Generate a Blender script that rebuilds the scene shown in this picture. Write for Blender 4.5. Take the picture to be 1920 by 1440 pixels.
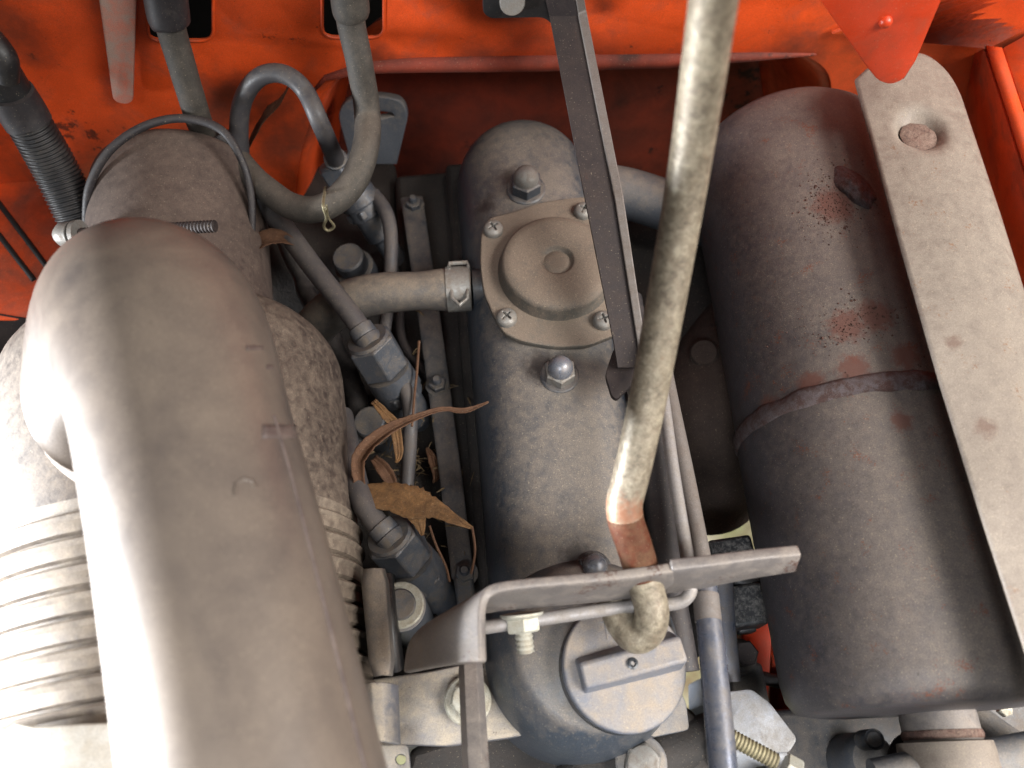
import bpy, bmesh, math, random
from mathutils import Vector, Matrix, noise as mnoise

# ------------------------------------------------------------------ camera
scene = bpy.context.scene
for o in list(bpy.data.objects):
    bpy.data.objects.remove(o)
rad = math.radians
K = 0.36                 # metres from the lens to the rocker cover top
F = 1493.33              # focal length in pixels of the 1920 wide photograph
PITCH, YAW = rad(64), rad(5)
fwd = Vector((math.sin(YAW)*math.cos(PITCH), math.cos(YAW)*math.cos(PITCH), -math.sin(PITCH)))
rgt = Vector((math.cos(YAW), -math.sin(YAW), 0))
upv = rgt.cross(fwd)
CAM = -K*fwd
cd = bpy.data.cameras.new('camera')
cam = bpy.data.objects.new('camera', cd)
scene.collection.objects.link(cam)
m = Matrix((rgt, upv, -fwd)).transposed().to_4x4()
m.translation = CAM
cam.matrix_world = m
cd.sensor_width = 36
cd.lens = F/1920*36
cd.clip_start = 0.005
cd.clip_end = 200
cd.dof.use_dof = True
cd.dof.focus_distance = 0.345
cd.dof.aperture_fstop = 9.0
scene.camera = cam

# ------------------------------------------------------------------ light
world = bpy.data.worlds.new('World')
scene.world = world
world.use_nodes = True
bg = world.node_tree.nodes['Background']
bg.inputs[0].default_value = (0.80, 0.90, 1.0, 1)
bg.inputs[1].default_value = 0.075

def area(name, loc, target, size, energy, col, sy=None, spread=180):
    l = bpy.data.lights.new(name, 'AREA')
    l.energy = energy
    l.color = col
    l.size = size
    l.spread = rad(spread)
    if sy:
        l.shape = 'RECTANGLE'
        l.size_y = sy
    o = bpy.data.objects.new(name, l)
    scene.collection.objects.link(o)
    o.location = loc
    o.rotation_euler = (Vector(target)-Vector(loc)).to_track_quat('-Z', 'Y').to_euler()
    return o
area('daylight_from_the_left', (-0.76, -0.25, 0.04), (-0.28, -0.25, 0.0), 0.36, 10.5, (0.92, 0.96, 1.0), 0.12, 52)
area('daylight_from_the_right', (0.60, -0.34, 0.54), (0.20, -0.15, 0), 0.7, 3.9, (1.0, 0.97, 0.93), 0.5, 62)
area('daylight_from_the_front', (-0.26, -0.66, 0.74), (-0.15, -0.33, 0), 0.5, 1.7, (0.90, 0.95, 1.0), 0.4, 44)
area('daylight_over_the_firewall', (0.30, -0.06, 1.1), (0.16, 0.25, 0.12), 0.3, 0.20, (1.0, 0.95, 0.9), 0.25, 34)

scene.view_settings.view_transform = 'Standard'
scene.view_settings.look = 'None'
scene.view_settings.gamma = 1
scene.view_settings.use_curve_mapping = False
scene.view_settings.exposure = 0.28

# ------------------------------------------------------------------ placing helpers
def ray(px, py):
    return (px-960)/F*rgt - (py-720)/F*upv + fwd
def H(px, py, z):                      # point on the level plane z (millimetres above the rocker cover)
    r = ray(px, py)
    return CAM + r*((z*0.001-CAM.z)/r.z)
def V(px, py, y):                      # point on an upright plane parallel to the firewall
    r = ray(px, py)
    return CAM + r*((y-CAM.y)/r.y)
def dep(p):
    return (p-CAM).dot(fwd)
def S(px, p):                          # size in metres of px pixels at p
    return px*dep(p)/F

# ------------------------------------------------------------------ materials
def lin(h):
    h = h.lstrip('#')
    c = [int(h[i:i+2], 16)/255 for i in (0, 2, 4)]
    return tuple((x/12.92 if x <= .04045 else ((x+.055)/1.055)**2.4) for x in c)+(1,)

MATS = {}
def mat(name, base, dust=None, amount=0.5, rough=0.5, metal=0.0, scale=120, rust=None, rust_amt=0.0,
        bump=0.15, base2=None, speck=0.25, upw=1.0, contrast=1.6, spec=0.5, dust_rough=0.88, grain=0.3):
    """painted / bare / dusty surface: two base tones, dust settling on what faces up, rust spots, fine relief"""
    scale *= 2.2
    contrast *= 0.62
    mt = bpy.data.materials.new(name)
    mt.use_nodes = True
    nt = mt.node_tree
    N = nt.nodes
    L = nt.links
    b = N['Principled BSDF']
    tc = N.new('ShaderNodeTexCoord')
    def noise(sc, det=6, ro=0.6, dist=0.0):
        n = N.new('ShaderNodeTexNoise')
        n.inputs['Scale'].default_value = sc
        n.inputs['Detail'].default_value = det
        n.inputs['Roughness'].default_value = ro
        n.inputs['Distortion'].default_value = dist
        L.new(tc.outputs['Object'], n.inputs['Vector'])
        return n.outputs['Fac']
    def ramp(v, a, c):
        r = N.new('ShaderNodeMapRange')
        r.inputs['From Min'].default_value = a
        r.inputs['From Max'].default_value = c
        L.new(v, r.inputs['Value'])
        return r.outputs['Result']
    def mth(op, a, c):
        n = N.new('ShaderNodeMath')
        n.operation = op
        for i, x in enumerate((a, c)):
            if isinstance(x, (int, float)):
                n.inputs[i].default_value = x
            else:
                L.new(x, n.inputs[i])
        return n.outputs[0]
    def mix(f, a, c, bt='MIX'):
        n = N.new('ShaderNodeMix')
        n.data_type = 'RGBA'
        n.blend_type = bt
        if isinstance(f, (int, float)):
            n.inputs['Factor'].default_value = f
        else:
            L.new(f, n.inputs['Factor'])
        for s, x in ((n.inputs[6], a), (n.inputs[7], c)):
            if isinstance(x, tuple):
                s.default_value = x
            else:
                L.new(x, s)
        return n.outputs[2]
    col = lin(base)
    if base2:
        col = mix(ramp(noise(scale*0.7, 5, 0.6, 0.3), 0.35, 0.65), col, lin(base2))
    rgh = rough
    if dust:
        g = N.new('ShaderNodeNewGeometry')
        sx = N.new('ShaderNodeSeparateXYZ')
        L.new(g.outputs['Normal'], sx.inputs[0])
        up = ramp(sx.outputs['Z'], 0.15, 0.98)
        nz = mth('MULTIPLY', mth('SUBTRACT', noise(scale, 5, 0.65, 0.4), 0.5), contrast*2)
        nz2 = mth('MULTIPLY', mth('SUBTRACT', noise(scale*0.22, 3, 0.5), 0.5), contrast)
        f = mth('ADD', mth('ADD', nz, nz2), mth('ADD', mth('MULTIPLY', up, upw), amount-upw*0.75))
        f = ramp(f, 0.0, 1.0)
        f = mth('MULTIPLY', f, 0.92)
        col = mix(f, col, lin(dust))
        rr = N.new('ShaderNodeMapRange')
        rr.inputs['To Min'].default_value = rough
        rr.inputs['To Max'].default_value = dust_rough
        L.new(f, rr.inputs['Value'])
        rgh = rr.outputs[0]
    if rust:
        fr = ramp(mth('ADD', noise(scale*3.5, 5, 0.7), mth('MULTIPLY', mth('SUBTRACT', noise(scale*0.35, 2, 0.5), 0.5), 0.9)),
                  0.78-rust_amt, 0.86-rust_amt)
        col = mix(mth('MULTIPLY', fr, 0.85), col, lin(rust))
    if speck:
        sp = ramp(noise(2600, 2, 0.5), 0.25, 0.75)
        gry = N.new('ShaderNodeMapRange')
        gry.inputs['To Min'].default_value = 1-speck
        gry.inputs['To Max'].default_value = 1+speck
        L.new(sp, gry.inputs['Value'])
        cm = N.new('ShaderNodeCombineColor')
        for i in range(3):
            L.new(gry.outputs[0], cm.inputs[i])
        col = mix(1.0, col, cm.outputs[0], 'MULTIPLY')
    if dust and grain:
        gr = ramp(noise(1500, 1, 0.5), 0.73-grain*.1, 0.78-grain*.1)
        col = mix(mth('MULTIPLY', gr, 0.3), col, lin('#b0a088'))
        dk = ramp(noise(900, 2, 0.5, 0.5), 0.28, 0.22)
        col = mix(mth('MULTIPLY', dk, 0.6), col, lin('#1d1917'))
    if isinstance(col, tuple):
        b.inputs['Base Color'].default_value = col
    else:
        L.new(col, b.inputs['Base Color'])
    if isinstance(rgh, (int, float)):
        rv = ramp(noise(scale*1.3, 4), 0.2, 0.8)
        rr = N.new('ShaderNodeMapRange')
        rr.inputs['To Min'].default_value = max(0.05, rgh-0.12)
        rr.inputs['To Max'].default_value = min(1, rgh+0.12)
        L.new(rv, rr.inputs['Value'])
        L.new(rr.outputs[0], b.inputs['Roughness'])
    else:
        L.new(rgh, b.inputs['Roughness'])
    b.inputs['Metallic'].default_value = metal
    b.inputs['Specular IOR Level'].default_value = spec
    if bump:
        bp = N.new('ShaderNodeBump')
        bp.inputs['Strength'].default_value = bump
        bp.inputs['Distance'].default_value = 0.0012
        hsum = mth('ADD', noise(scale*4, 3, 0.7), mth('MULTIPLY', noise(scale*0.6, 3, 0.5), 0.8))
        L.new(hsum, bp.inputs['Height'])
        L.new(bp.outputs[0], b.inputs['Normal'])
    MATS[name] = mt
    return mt

mat('orange_paint', '#d84e1e', '#6a3a28', 0.24, 0.42, scale=22, base2='#c04418', bump=0.10, speck=0.22, upw=0.3, contrast=2.0, rust='#3a1d14', rust_amt=0.04)
mat('orange_dirty_shaded', '#84301a', '#2a1a15', 0.52, 0.8, scale=14, bump=0.2, speck=0.25, upw=0.3, contrast=1.8, rust='#140e0c', rust_amt=0.12)  # grimy orange, darkened further to paint in the shade of the recess
mat('orange_clean', '#c03a18', '#8a4028', 0.2, 0.36, scale=50, bump=0.06, speck=0.14, base2='#b43616', upw=0.2)
mat('ledge_dust', '#57281c', '#4a362e', 0.5, 0.85, scale=40, bump=0.2, upw=0.2, contrast=1.8)
mat('worn_strap', '#a88d80', '#e05a30', 0.20, 0.6, scale=60, bump=0.1, upw=0.0, contrast=1.6)
mat('cover_paint', '#363b42', '#685f56', 0.50, 0.32, scale=110, bump=0.12, speck=0.30, upw=1.3, contrast=1.5, dust_rough=0.66, grain=0.6)
mat('cover_dark', '#33373d', '#6e6257', 0.30, 0.38, scale=90, bump=0.12, speck=0.22, upw=0.6, contrast=1.3)
mat('breather_dust', '#47443f', '#6b5d50', 0.85, 0.5, scale=120, bump=0.25, speck=0.3, upw=0.9, contrast=1.6, grain=0.6)
mat('block_iron', '#191716', '#2e2722', 0.42, 0.75, scale=70, bump=0.35, speck=0.3, upw=0.7, contrast=1.5)
mat('grey_casting', '#4c4f55', '#7d7368', 0.5, 0.5, scale=90, bump=0.2, speck=0.22, upw=0.8, contrast=1.4)
mat('plate_iron', '#55555a', '#8d8272', 0.55, 0.5, scale=85, bump=0.18, speck=0.22, upw=0.8, contrast=1.6, rust='#35302e', rust_amt=0.08)
mat('muffler_steel', '#474346', '#6e635a', 0.50, 0.46, metal=0.1, scale=150, bump=0.16, rust='#6b4030', rust_amt=0.10, speck=0.32, upw=0.9, contrast=1.1, base2='#3e3b3d', dust_rough=0.7, grain=0.5)
mat('rust_scale', '#62463c', '#7d685c', 0.4, 0.9, scale=260, bump=0.6, speck=0.4, base2='#3f2c26', contrast=2.0)
mat('rust_pits', '#5b4036', None, 0, 0.9, scale=260, bump=0.6, speck=0.4, base2='#463029')
mat('weld_metal', '#5a5254', None, 0, 0.55, metal=0.2, scale=300, bump=0.7, base2='#4a3a37', rust='#41261f', rust_amt=0.26, speck=0.4)
mat('shield_steel', '#6a5f56', '#857a6e', 0.5, 0.5, metal=0.15, scale=110, bump=0.12, speck=0.24, upw=0.5, contrast=1.5, rust='#70523e', rust_amt=0.10, grain=0.6)
mat('black_plastic', '#1a191a', '#3d3733', 0.25, 0.45, scale=90, bump=0.1, speck=0.2, upw=0.5)
mat('canister', '#362e2b', '#786a5c', 0.47, 0.45, scale=120, bump=0.10, speck=0.25, upw=0.3, contrast=1.3)
mat('canister_ribs_lit', '#4a403a', '#8f8170', 0.55, 0.45, scale=110, bump=0.08, speck=0.22, upw=0.3, contrast=1.2)  # dust made paler to put the strong side light into the ribs' colour
mat('canister_neck', '#3c312d', '#5f5046', 0.55, 0.6, scale=120, bump=0.10, speck=0.25, upw=0.4, contrast=1.3)
mat('elbow_rubber', '#4e4643', '#776a5e', 0.66, 0.30, scale=20, bump=0.04, speck=0.18, upw=0.3, contrast=1.2, dust_rough=0.44)
mat('hose_rubber', '#37332e', '#5c5349', 0.5, 0.7, scale=120, bump=0.12, speck=0.25, upw=0.6, contrast=1.2)
mat('hose_dark', '#262325', '#3f3835', 0.4, 0.55, scale=150, bump=0.08, speck=0.2, upw=0.6)
mat('hose_dusty', '#4e4a47', '#75685a', 0.5, 0.4, scale=130, bump=0.12, speck=0.25, upw=0.7, contrast=1.7)
mat('pipe_steel', '#3c3a3c', '#544c46', 0.4, 0.48, metal=0.0, scale=130, bump=0.06, speck=0.18, upw=0.5)
mat('pipe_blue', '#565a66', '#6d6459', 0.25, 0.27, metal=0.45, scale=90, bump=0.06, speck=0.2, upw=0.4, contrast=1.5)
mat('injector_steel', '#474a50', '#665c51', 0.42, 0.40, metal=0.3, scale=140, bump=0.15, speck=0.22, upw=0.8, contrast=1.8)
mat('nut_steel', '#7c7a76', '#6b6055', 0.45, 0.34, metal=0.3, scale=160, bump=0.1, speck=0.2, upw=0.3, contrast=1.8)
mat('nut_dark', '#6a6d75', '#75695d', 0.20, 0.25, metal=0.35, scale=160, bump=0.06, speck=0.12, upw=0.2)
mat('zinc', '#a5a398', '#8a806e', 0.42, 0.40, metal=0.35, scale=150, bump=0.12, speck=0.2, upw=0.5)
mat('rod_zinc', '#7b6f5e', '#4e4438', 0.40, 0.42, metal=0.2, scale=190, bump=0.08, speck=0.3, base2='#978d7a', upw=0.0, contrast=2.0, dust_rough=0.6)
mat('rod_rust', '#4c2211', '#56402c', 0.34, 0.6, scale=150, bump=0.2, base2='#3e1c0e', upw=0.0, contrast=1.8, spec=0.25)
mat('bar_steel', '#2a2424', '#3d3430', 0.30, 0.65, metal=0.1, scale=90, bump=0.14, speck=0.25, upw=0.4, rust='#4a3028', rust_amt=0.05, spec=0.3)
mat('bar_edge', '#66605c', '#5e534b', 0.4, 0.55, metal=0.2, scale=110, bump=0.12, speck=0.22, upw=0.2)
mat('bracket_steel', '#68625f', '#857b72', 0.45, 0.42, metal=0.2, scale=95, bump=0.14, speck=0.22, upw=0.5, contrast=1.9, rust='#4f3830', rust_amt=0.12)
mat('cap_plastic', '#5a5d66', '#857869', 0.42, 0.42, scale=80, bump=0.1, speck=0.25, upw=0.8, contrast=1.5, grain=0.6)
mat('gasket', '#26282b', None, 0, 0.35, scale=120, bump=0.05, speck=0.15)
mat('leaf', '#74532f', '#523920', 0.5, 0.75, scale=160, bump=0.4, speck=0.25, upw=0.0, contrast=2.4)
mat('leaf_brown', '#5f4029', '#452c1c', 0.5, 0.7, scale=200, bump=0.4, speck=0.25, upw=0.0)
mat('straw', '#6e5c40', None, 0, 0.7, scale=300, bump=0.1, base2='#4c3e2a')
mat('light_alloy', '#85878c', '#777067', 0.3, 0.4, metal=0.2, scale=110, bump=0.12, speck=0.18, upw=0.3)
mat('wire_grey', '#837e7c', '#756c62', 0.35, 0.42, metal=0.25, scale=150, bump=0.1, speck=0.2, upw=0.4)
mat('brass', '#8a8266', '#6a5f4c', 0.4, 0.45, metal=0.4, scale=200, bump=0.1, speck=0.2, upw=0.2)
mat('black_block', '#232325', '#77736e', 0.16, 0.4, scale=260, bump=0.3, speck=0.3, upw=0.3, contrast=2.4)
mat('manifold_rust', '#2c211b', '#40322a', 0.5, 0.85, scale=90, bump=0.4, speck=0.35, upw=0.6)
mat('earth', '#b7b09a', '#6b5a40', 0.5, 0.9, scale=14, bump=0.6, speck=0.3, base2='#8f9a68', upw=0.0, contrast=2.4)
mat('white_clip', '#c9c4ba', '#b0a390', 0.4, 0.5, scale=110, bump=0.05, upw=0.3)
mat('scuff', '#4e423f', None, 0, 0.6, scale=90, bump=0.05, base2='#6a5c55')  # wear marks, and the shading painted along the elbow seam
mat('dark_void', '#141210', None, 0, 0.9, scale=60, bump=0.1)  # near-black standing for the unlit space behind slots and in grooves

def stain_and_shade(name, spots, color, strength=0.8, scale=500, lo=0.35, hi=0.75):
    """rust, grime and painted shade as spots with their own ragged shape, fixed in the place; spots: (world point, radius)"""
    nt = MATS[name].node_tree
    N, L = nt.nodes, nt.links
    b = N['Principled BSDF']
    g = N.new('ShaderNodeNewGeometry')
    nz = N.new('ShaderNodeTexNoise')
    nz.inputs['Scale'].default_value = scale
    nz.inputs['Detail'].default_value = 5
    nz.inputs['Roughness'].default_value = 0.7
    L.new(g.outputs['Position'], nz.inputs['Vector'])
    acc = None
    for p, r in spots:
        d = N.new('ShaderNodeVectorMath')
        d.operation = 'DISTANCE'
        L.new(g.outputs['Position'], d.inputs[0])
        d.inputs[1].default_value = p
        m_ = N.new('ShaderNodeMapRange')
        m_.inputs['From Min'].default_value = r
        m_.inputs['From Max'].default_value = 0
        L.new(d.outputs['Value'], m_.inputs['Value'])
        if acc is None:
            acc = m_.outputs[0]
        else:
            mx = N.new('ShaderNodeMath')
            mx.operation = 'MAXIMUM'
            L.new(acc, mx.inputs[0])
            L.new(m_.outputs[0], mx.inputs[1])
            acc = mx.outputs[0]
    ad = N.new('ShaderNodeMath')
    ad.operation = 'MULTIPLY_ADD'
    L.new(acc, ad.inputs[0])
    ad.inputs[1].default_value = 0.75
    L.new(nz.outputs['Fac'], ad.inputs[2])
    s2 = N.new('ShaderNodeMath')
    s2.operation = 'SUBTRACT'
    L.new(ad.outputs[0], s2.inputs[0])
    s2.inputs[1].default_value = 0.3
    rg = N.new('ShaderNodeMapRange')
    rg.inputs['From Min'].default_value = lo
    rg.inputs['From Max'].default_value = hi
    rg.inputs['To Max'].default_value = strength
    L.new(s2.outputs[0], rg.inputs['Value'])
    mx = N.new('ShaderNodeMix')
    mx.data_type = 'RGBA'
    L.new(rg.outputs[0], mx.inputs['Factor'])
    src = b.inputs['Base Color'].links[0].from_socket
    L.new(src, mx.inputs[6])
    mx.inputs[7].default_value = lin(color)
    L.new(mx.outputs[2], b.inputs['Base Color'])

# ------------------------------------------------------------------ object helpers
WL = {}
col = scene.collection
def thing(name, label, cat, loc, group=None):
    o = bpy.data.objects.new(name, None)
    o.empty_display_size = 0.01
    col.objects.link(o)
    o.location = loc
    WL[o] = Vector(loc)
    o['label'] = label
    o['category'] = cat
    if group:
        o['group'] = group
    return o
def tag(o, label, cat, group=None, kind=None):
    o['label'] = label
    o['category'] = cat
    if group:
        o['group'] = group
    return o
def link_mesh(name, me, material, parent, c):
    o = bpy.data.objects.new(name, me)
    col.objects.link(o)
    if parent is not None:
        o.parent = parent
        o.location = c-WL[parent]
    else:
        o.location = c
    WL[o] = c
    me.materials.clear()
    me.materials.append(MATS[material])
    return o
def build(name, verts, faces, material, parent=None, angle=35, bevel=0, solid=0, sub=0, flat=False):
    verts = [Vector(v) for v in verts]
    c = sum(verts, Vector())/len(verts)
    me = bpy.data.meshes.new(name)
    me.from_pydata([v-c for v in verts], [], faces)
    bm = bmesh.new()
    bm.from_mesh(me)
    bmesh.ops.remove_doubles(bm, verts=bm.verts, dist=1e-6)
    bmesh.ops.recalc_face_normals(bm, faces=bm.faces)
    bm.to_mesh(me)
    bm.free()
    if not flat:
        for p in me.polygons:
            p.use_smooth = True
        me.set_sharp_from_angle(angle=rad(angle))
    o = link_mesh(name, me, material, parent, c)
    if solid:
        md = o.modifiers.new('solid', 'SOLIDIFY')
        md.thickness = solid
        md.offset = 0
    if bevel:
        md = o.modifiers.new('bevel', 'BEVEL')
        md.width = bevel
        md.segments = 2
        md.limit_method = 'ANGLE'
        md.angle_limit = rad(40)
    if sub:
        md = o.modifiers.new('sub', 'SUBSURF')
        md.levels = sub
        md.render_levels = sub
    return o

def crom(pts, n):
    """Catmull-Rom through tuples (any length)"""
    out = []
    P = [pts[0]]+list(pts)+[pts[-1]]
    for i in range(1, len(P)-2):
        a, b, c, d = P[i-1], P[i], P[i+1], P[i+2]
        for k in range(n):
            t = k/n
            out.append(tuple(0.5*(2*b[j]+(c[j]-a[j])*t+(2*a[j]-5*b[j]+4*c[j]-d[j])*t*t+(3*b[j]-a[j]-3*c[j]+d[j])*t**3) for j in range(len(b))))
    out.append(tuple(pts[-1]))
    return out
def tube_geo(path, radii, segs=20, cap=True, flat=1.0, flatdir=None):
    vs, fs = [], []
    n = len(path)
    T = []
    for i in range(n):
        d = path[min(i+1, n-1)]-path[max(i-1, 0)]
        T.append(d.normalized())
    ref = flatdir if flatdir is not None else (Vector((0, 0, 1)) if abs(T[0].z) < .9 else Vector((1, 0, 0)))
    u = (ref-T[0]*ref.dot(T[0])).normalized()
    for i in range(n):
        u = (u-T[i]*u.dot(T[i])).normalized()
        w = T[i].cross(u)
        for k in range(segs):
            a = 2*math.pi*k/segs
            vs.append(path[i]+(u*math.cos(a)*flat+w*math.sin(a))*radii[i])
    for i in range(n-1):
        for k in range(segs):
            k2 = (k+1) % segs
            fs.append((i*segs+k, i*segs+k2, (i+1)*segs+k2, (i+1)*segs+k))
    if cap:
        fs.append(tuple(range(segs))[::-1])
        fs.append(tuple((n-1)*segs+k for k in range(segs)))
    return vs, fs
def ptube(name, pts, material, parent=None, n=8, segs=18, smooth=True, wob=0.0, flat=1.0, flatdir=None, angle=50):
    """pts: (px, py, z_mm, radius_px)"""
    w = []
    for p in pts:
        q = H(p[0], p[1], p[2])
        w.append((q.x, q.y, q.z, S(p[3], q)))
    if smooth and len(w) > 2:
        w = crom(w, n)
    path = [Vector(p[:3]) for p in w]
    if wob:
        path = [p+Vector((mnoise.noise(p*60), mnoise.noise(p*60+Vector((5, 5, 5))), 0))*wob for p in path]
    vs, fs = tube_geo(path, [p[3] for p in w], segs, flat=flat, flatdir=flatdir)
    return build(name, vs, fs, material, parent, angle=angle)
def wtube(name, path, radii, material, parent=None, segs=18, angle=50):
    vs, fs = tube_geo([Vector(p) for p in path], radii, segs)
    return build(name, vs, fs, material, parent, angle=angle)
def lathe(name, prof, origin, axis, material, parent=None, segs=32, angle=35, ref=None, phase=0.0, flat=False, bevel=0):
    """prof: (radius, distance along axis)"""
    axis = Vector(axis).normalized()
    ref = Vector(ref) if ref is not None else (Vector((1, 0, 0)) if abs(axis.x) < .9 else Vector((0, 1, 0)))
    u = (ref-axis*ref.dot(axis)).normalized()
    w = axis.cross(u)
    vs, fs = [], []
    for r, t in prof:
        for k in range(segs):
            a = 2*math.pi*k/segs+phase
            vs.append(Vector(origin)+axis*t+(u*math.cos(a)+w*math.sin(a))*max(r, 1e-7))
    n = len(prof)
    for i in range(n-1):
        for k in range(segs):
            k2 = (k+1) % segs
            fs.append((i*segs+k, i*segs+k2, (i+1)*segs+k2, (i+1)*segs+k))
    if prof[0][0] > 1e-6:
        fs.append(tuple(range(segs))[::-1])
    if prof[-1][0] > 1e-6:
        fs.append(tuple((n-1)*segs+k for k in range(segs)))
    return build(name, vs, fs, material, parent, angle=angle, flat=flat, bevel=bevel)
def hexa(name, r, h, origin, axis, material, parent=None, phase=0.0, ch=0.12, bev=None):
    prof = [(r*0.94, 0), (r, h*0.06), (r, h*(1-ch)), (r*0.86, h)]
    return lathe(name, prof, origin, axis, material, parent, segs=6, phase=phase, flat=True, bevel=bev if bev is not None else r*0.05)
def thread_prof(r, length, pitch):
    p = []
    t = 0
    while t < length:
        p += [(r*0.86, t), (r, t+pitch*0.5)]
        t += pitch
    p.append((r*0.86, length))
    p.append((r*0.7, length+pitch*0.4))
    return p
def plate(name, outline, thick, material, parent=None, holes=(), bevel=0.0, normal=None, res=1):
    """solid plate from world-space outline (nearly coplanar), holes allowed, edges rounded"""
    c = sum(outline, Vector())/len(outline)
    if normal is None:
        nrm = Vector()
        for i in range(len(outline)):
            nrm += (outline[i]-c).cross(outline[(i+1) % len(outline)]-c)
        nrm.normalize()
        if nrm.dot(CAM-c) < 0:
            nrm = -nrm
    else:
        nrm = Vector(normal).normalized()
    ax = (outline[1]-outline[0])
    ax = (ax-nrm*ax.dot(nrm)).normalized()
    ay = nrm.cross(ax)
    cu = bpy.data.curves.new(name, 'CURVE')
    cu.dimensions = '2D'
    cu.fill_mode = 'BOTH'
    cu.extrude = max(thick/2-bevel, 1e-5)
    cu.bevel_depth = bevel
    cu.bevel_resolution = res
    cu.offset = -bevel
    for loop in [outline]+list(holes):
        sp = cu.splines.new('POLY')
        sp.points.add(len(loop)-1)
        for i, p in enumerate(loop):
            q = p-c
            sp.points[i].co = (q.dot(ax), q.dot(ay), 0, 1)
        sp.use_cyclic_u = True
    tmp = bpy.data.objects.new('tmp', cu)
    col.objects.link(tmp)
    dg = bpy.context.evaluated_depsgraph_get()
    me = bpy.data.meshes.new_from_object(tmp.evaluated_get(dg))
    bpy.data.objects.remove(tmp)
    bpy.data.curves.remove(cu)
    R = Matrix((ax, ay, nrm)).transposed().to_4x4()
    me.transform(R)
    me.name = name
    bm = bmesh.new()
    bm.from_mesh(me)
    bmesh.ops.remove_doubles(bm, verts=bm.verts, dist=1e-6)
    bmesh.ops.recalc_face_normals(bm, faces=bm.faces)
    bm.to_mesh(me)
    bm.free()
    for p in me.polygons:
        p.use_smooth = True
    me.set_sharp_from_angle(angle=rad(30))
    return link_mesh(name, me, material, parent, c)
def fillet(pts, r, n=5):
    """round the corners of a world-space polygon; r scalar or list"""
    out = []
    m_ = len(pts)
    for i in range(m_):
        a, b, c = pts[i-1], pts[i], pts[(i+1) % m_]
        rr = r[i] if isinstance(r, (list, tuple)) else r
        d1, d2 = (a-b), (c-b)
        k = min(rr, d1.length*.48, d2.length*.48)
        if k <= 0:
            out.append(b)
            continue
        p1, p2 = b+d1.normalized()*k, b+d2.normalized()*k
        for j in range(n+1):
            t = j/n
            out.append(p1*(1-t)**2+b*2*t*(1-t)+p2*t*t)
    return out
def hp(pts, z):
    return [H(x, y, z) for x, y in pts]
def vp(pts, y):
    return [V(a, b, y) for a, b in pts]
def sheet(name, rows, thick, material, parent=None, bevel=0.0, sub=0, angle=40, flat=False):
    """rows of world points -> thick sheet"""
    vs = [p for r in rows for p in r]
    w = len(rows[0])
    fs = []
    for i in range(len(rows)-1):
        for j in range(w-1):
            fs.append((i*w+j, i*w+j+1, (i+1)*w+j+1, (i+1)*w+j))
    return build(name, vs, fs, material, parent, solid=thick, bevel=bevel, sub=sub, angle=angle, flat=flat)
def box(name, lo, hi, material, parent=None, bevel=0.002):
    x0, y0, z0 = lo
    x1, y1, z1 = hi
    vs = [(x, y, z) for x in (x0, x1) for y in (y0, y1) for z in (z0, z1)]
    fs = [(0, 1, 3, 2), (4, 6, 7, 5), (0, 4, 5, 1), (2, 3, 7, 6), (0, 2, 6, 4), (1, 5, 7, 3)]
    return build(name, vs, fs, material, parent, bevel=bevel, angle=30)
def rbox(name, px, py, z, sx, sy, sz, material, parent=None, rotz=0.0, bevel=0.0015):
    """box standing at pixel/height with sizes in mm"""
    c = H(px, py, z)
    R = Matrix.Rotation(rotz, 3, 'Z')
    vs = [c+R @ Vector((x*sx*.0005, y*sy*.0005, zz*sz*.0005)) for x in (-1, 1) for y in (-1, 1) for zz in (-1, 1)]
    fs = [(0, 1, 3, 2), (4, 6, 7, 5), (0, 4, 5, 1), (2, 3, 7, 6), (0, 2, 6, 4), (1, 5, 7, 3)]
    return build(name, vs, fs, material, parent, bevel=bevel, angle=30)
UP = Vector((0, 0, 1))
def zf(px, py, off):                    # height (mm) of the point seen at a pixel, off metres in front of the firewall
    return V(px, py, YB-off).z*1000
YB = H(985, 205, 0).y+0.004          # firewall plane
XE = (H(1100, 1130, 0)-H(985, 300, 0)).normalized()     # engine axis, towards the front

# ------------------------------------------------------------------ ground and engine block
g = build('ground', [Vector((-30, -30, -0.55)), Vector((30, -30, -0.55)), Vector((30, 30, -0.55)), Vector((-30, 30, -0.55))], [(0, 1, 2, 3)], 'earth')
g['kind'] = 'structure'

# ------------------------------------------------------------------ firewall
fw = thing('firewall', 'orange painted sheet metal firewall with two hose slots and pressed recess', 'firewall', V(960, 100, YB))
def vround(x0, y0, x1, y1, r, y):
    return fillet(vp([(x0, y0), (x1, y0), (x1, y1), (x0, y1)], y), S(r, V(x0, y1, y)))
outer = [V(-500, 700, YB), V(2500, 700, YB), V(2300, -500, YB), V(-300, -500, YB)]
slotA = vround(278, -60, 400, 74, 26, YB)
slotB = vround(604, -60, 720, 68, 26, YB)
rec_px = [(545, 640), (556, 300), (610, 150), (720, 108), (1500, 96), (1556, 130), (1570, 640)]
rec = fillet(vp(rec_px, YB), 0.03, 8)
plate('panel', outer, 0.0025, 'orange_paint', fw, holes=[slotA, slotB, rec], bevel=0.0006)
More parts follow.
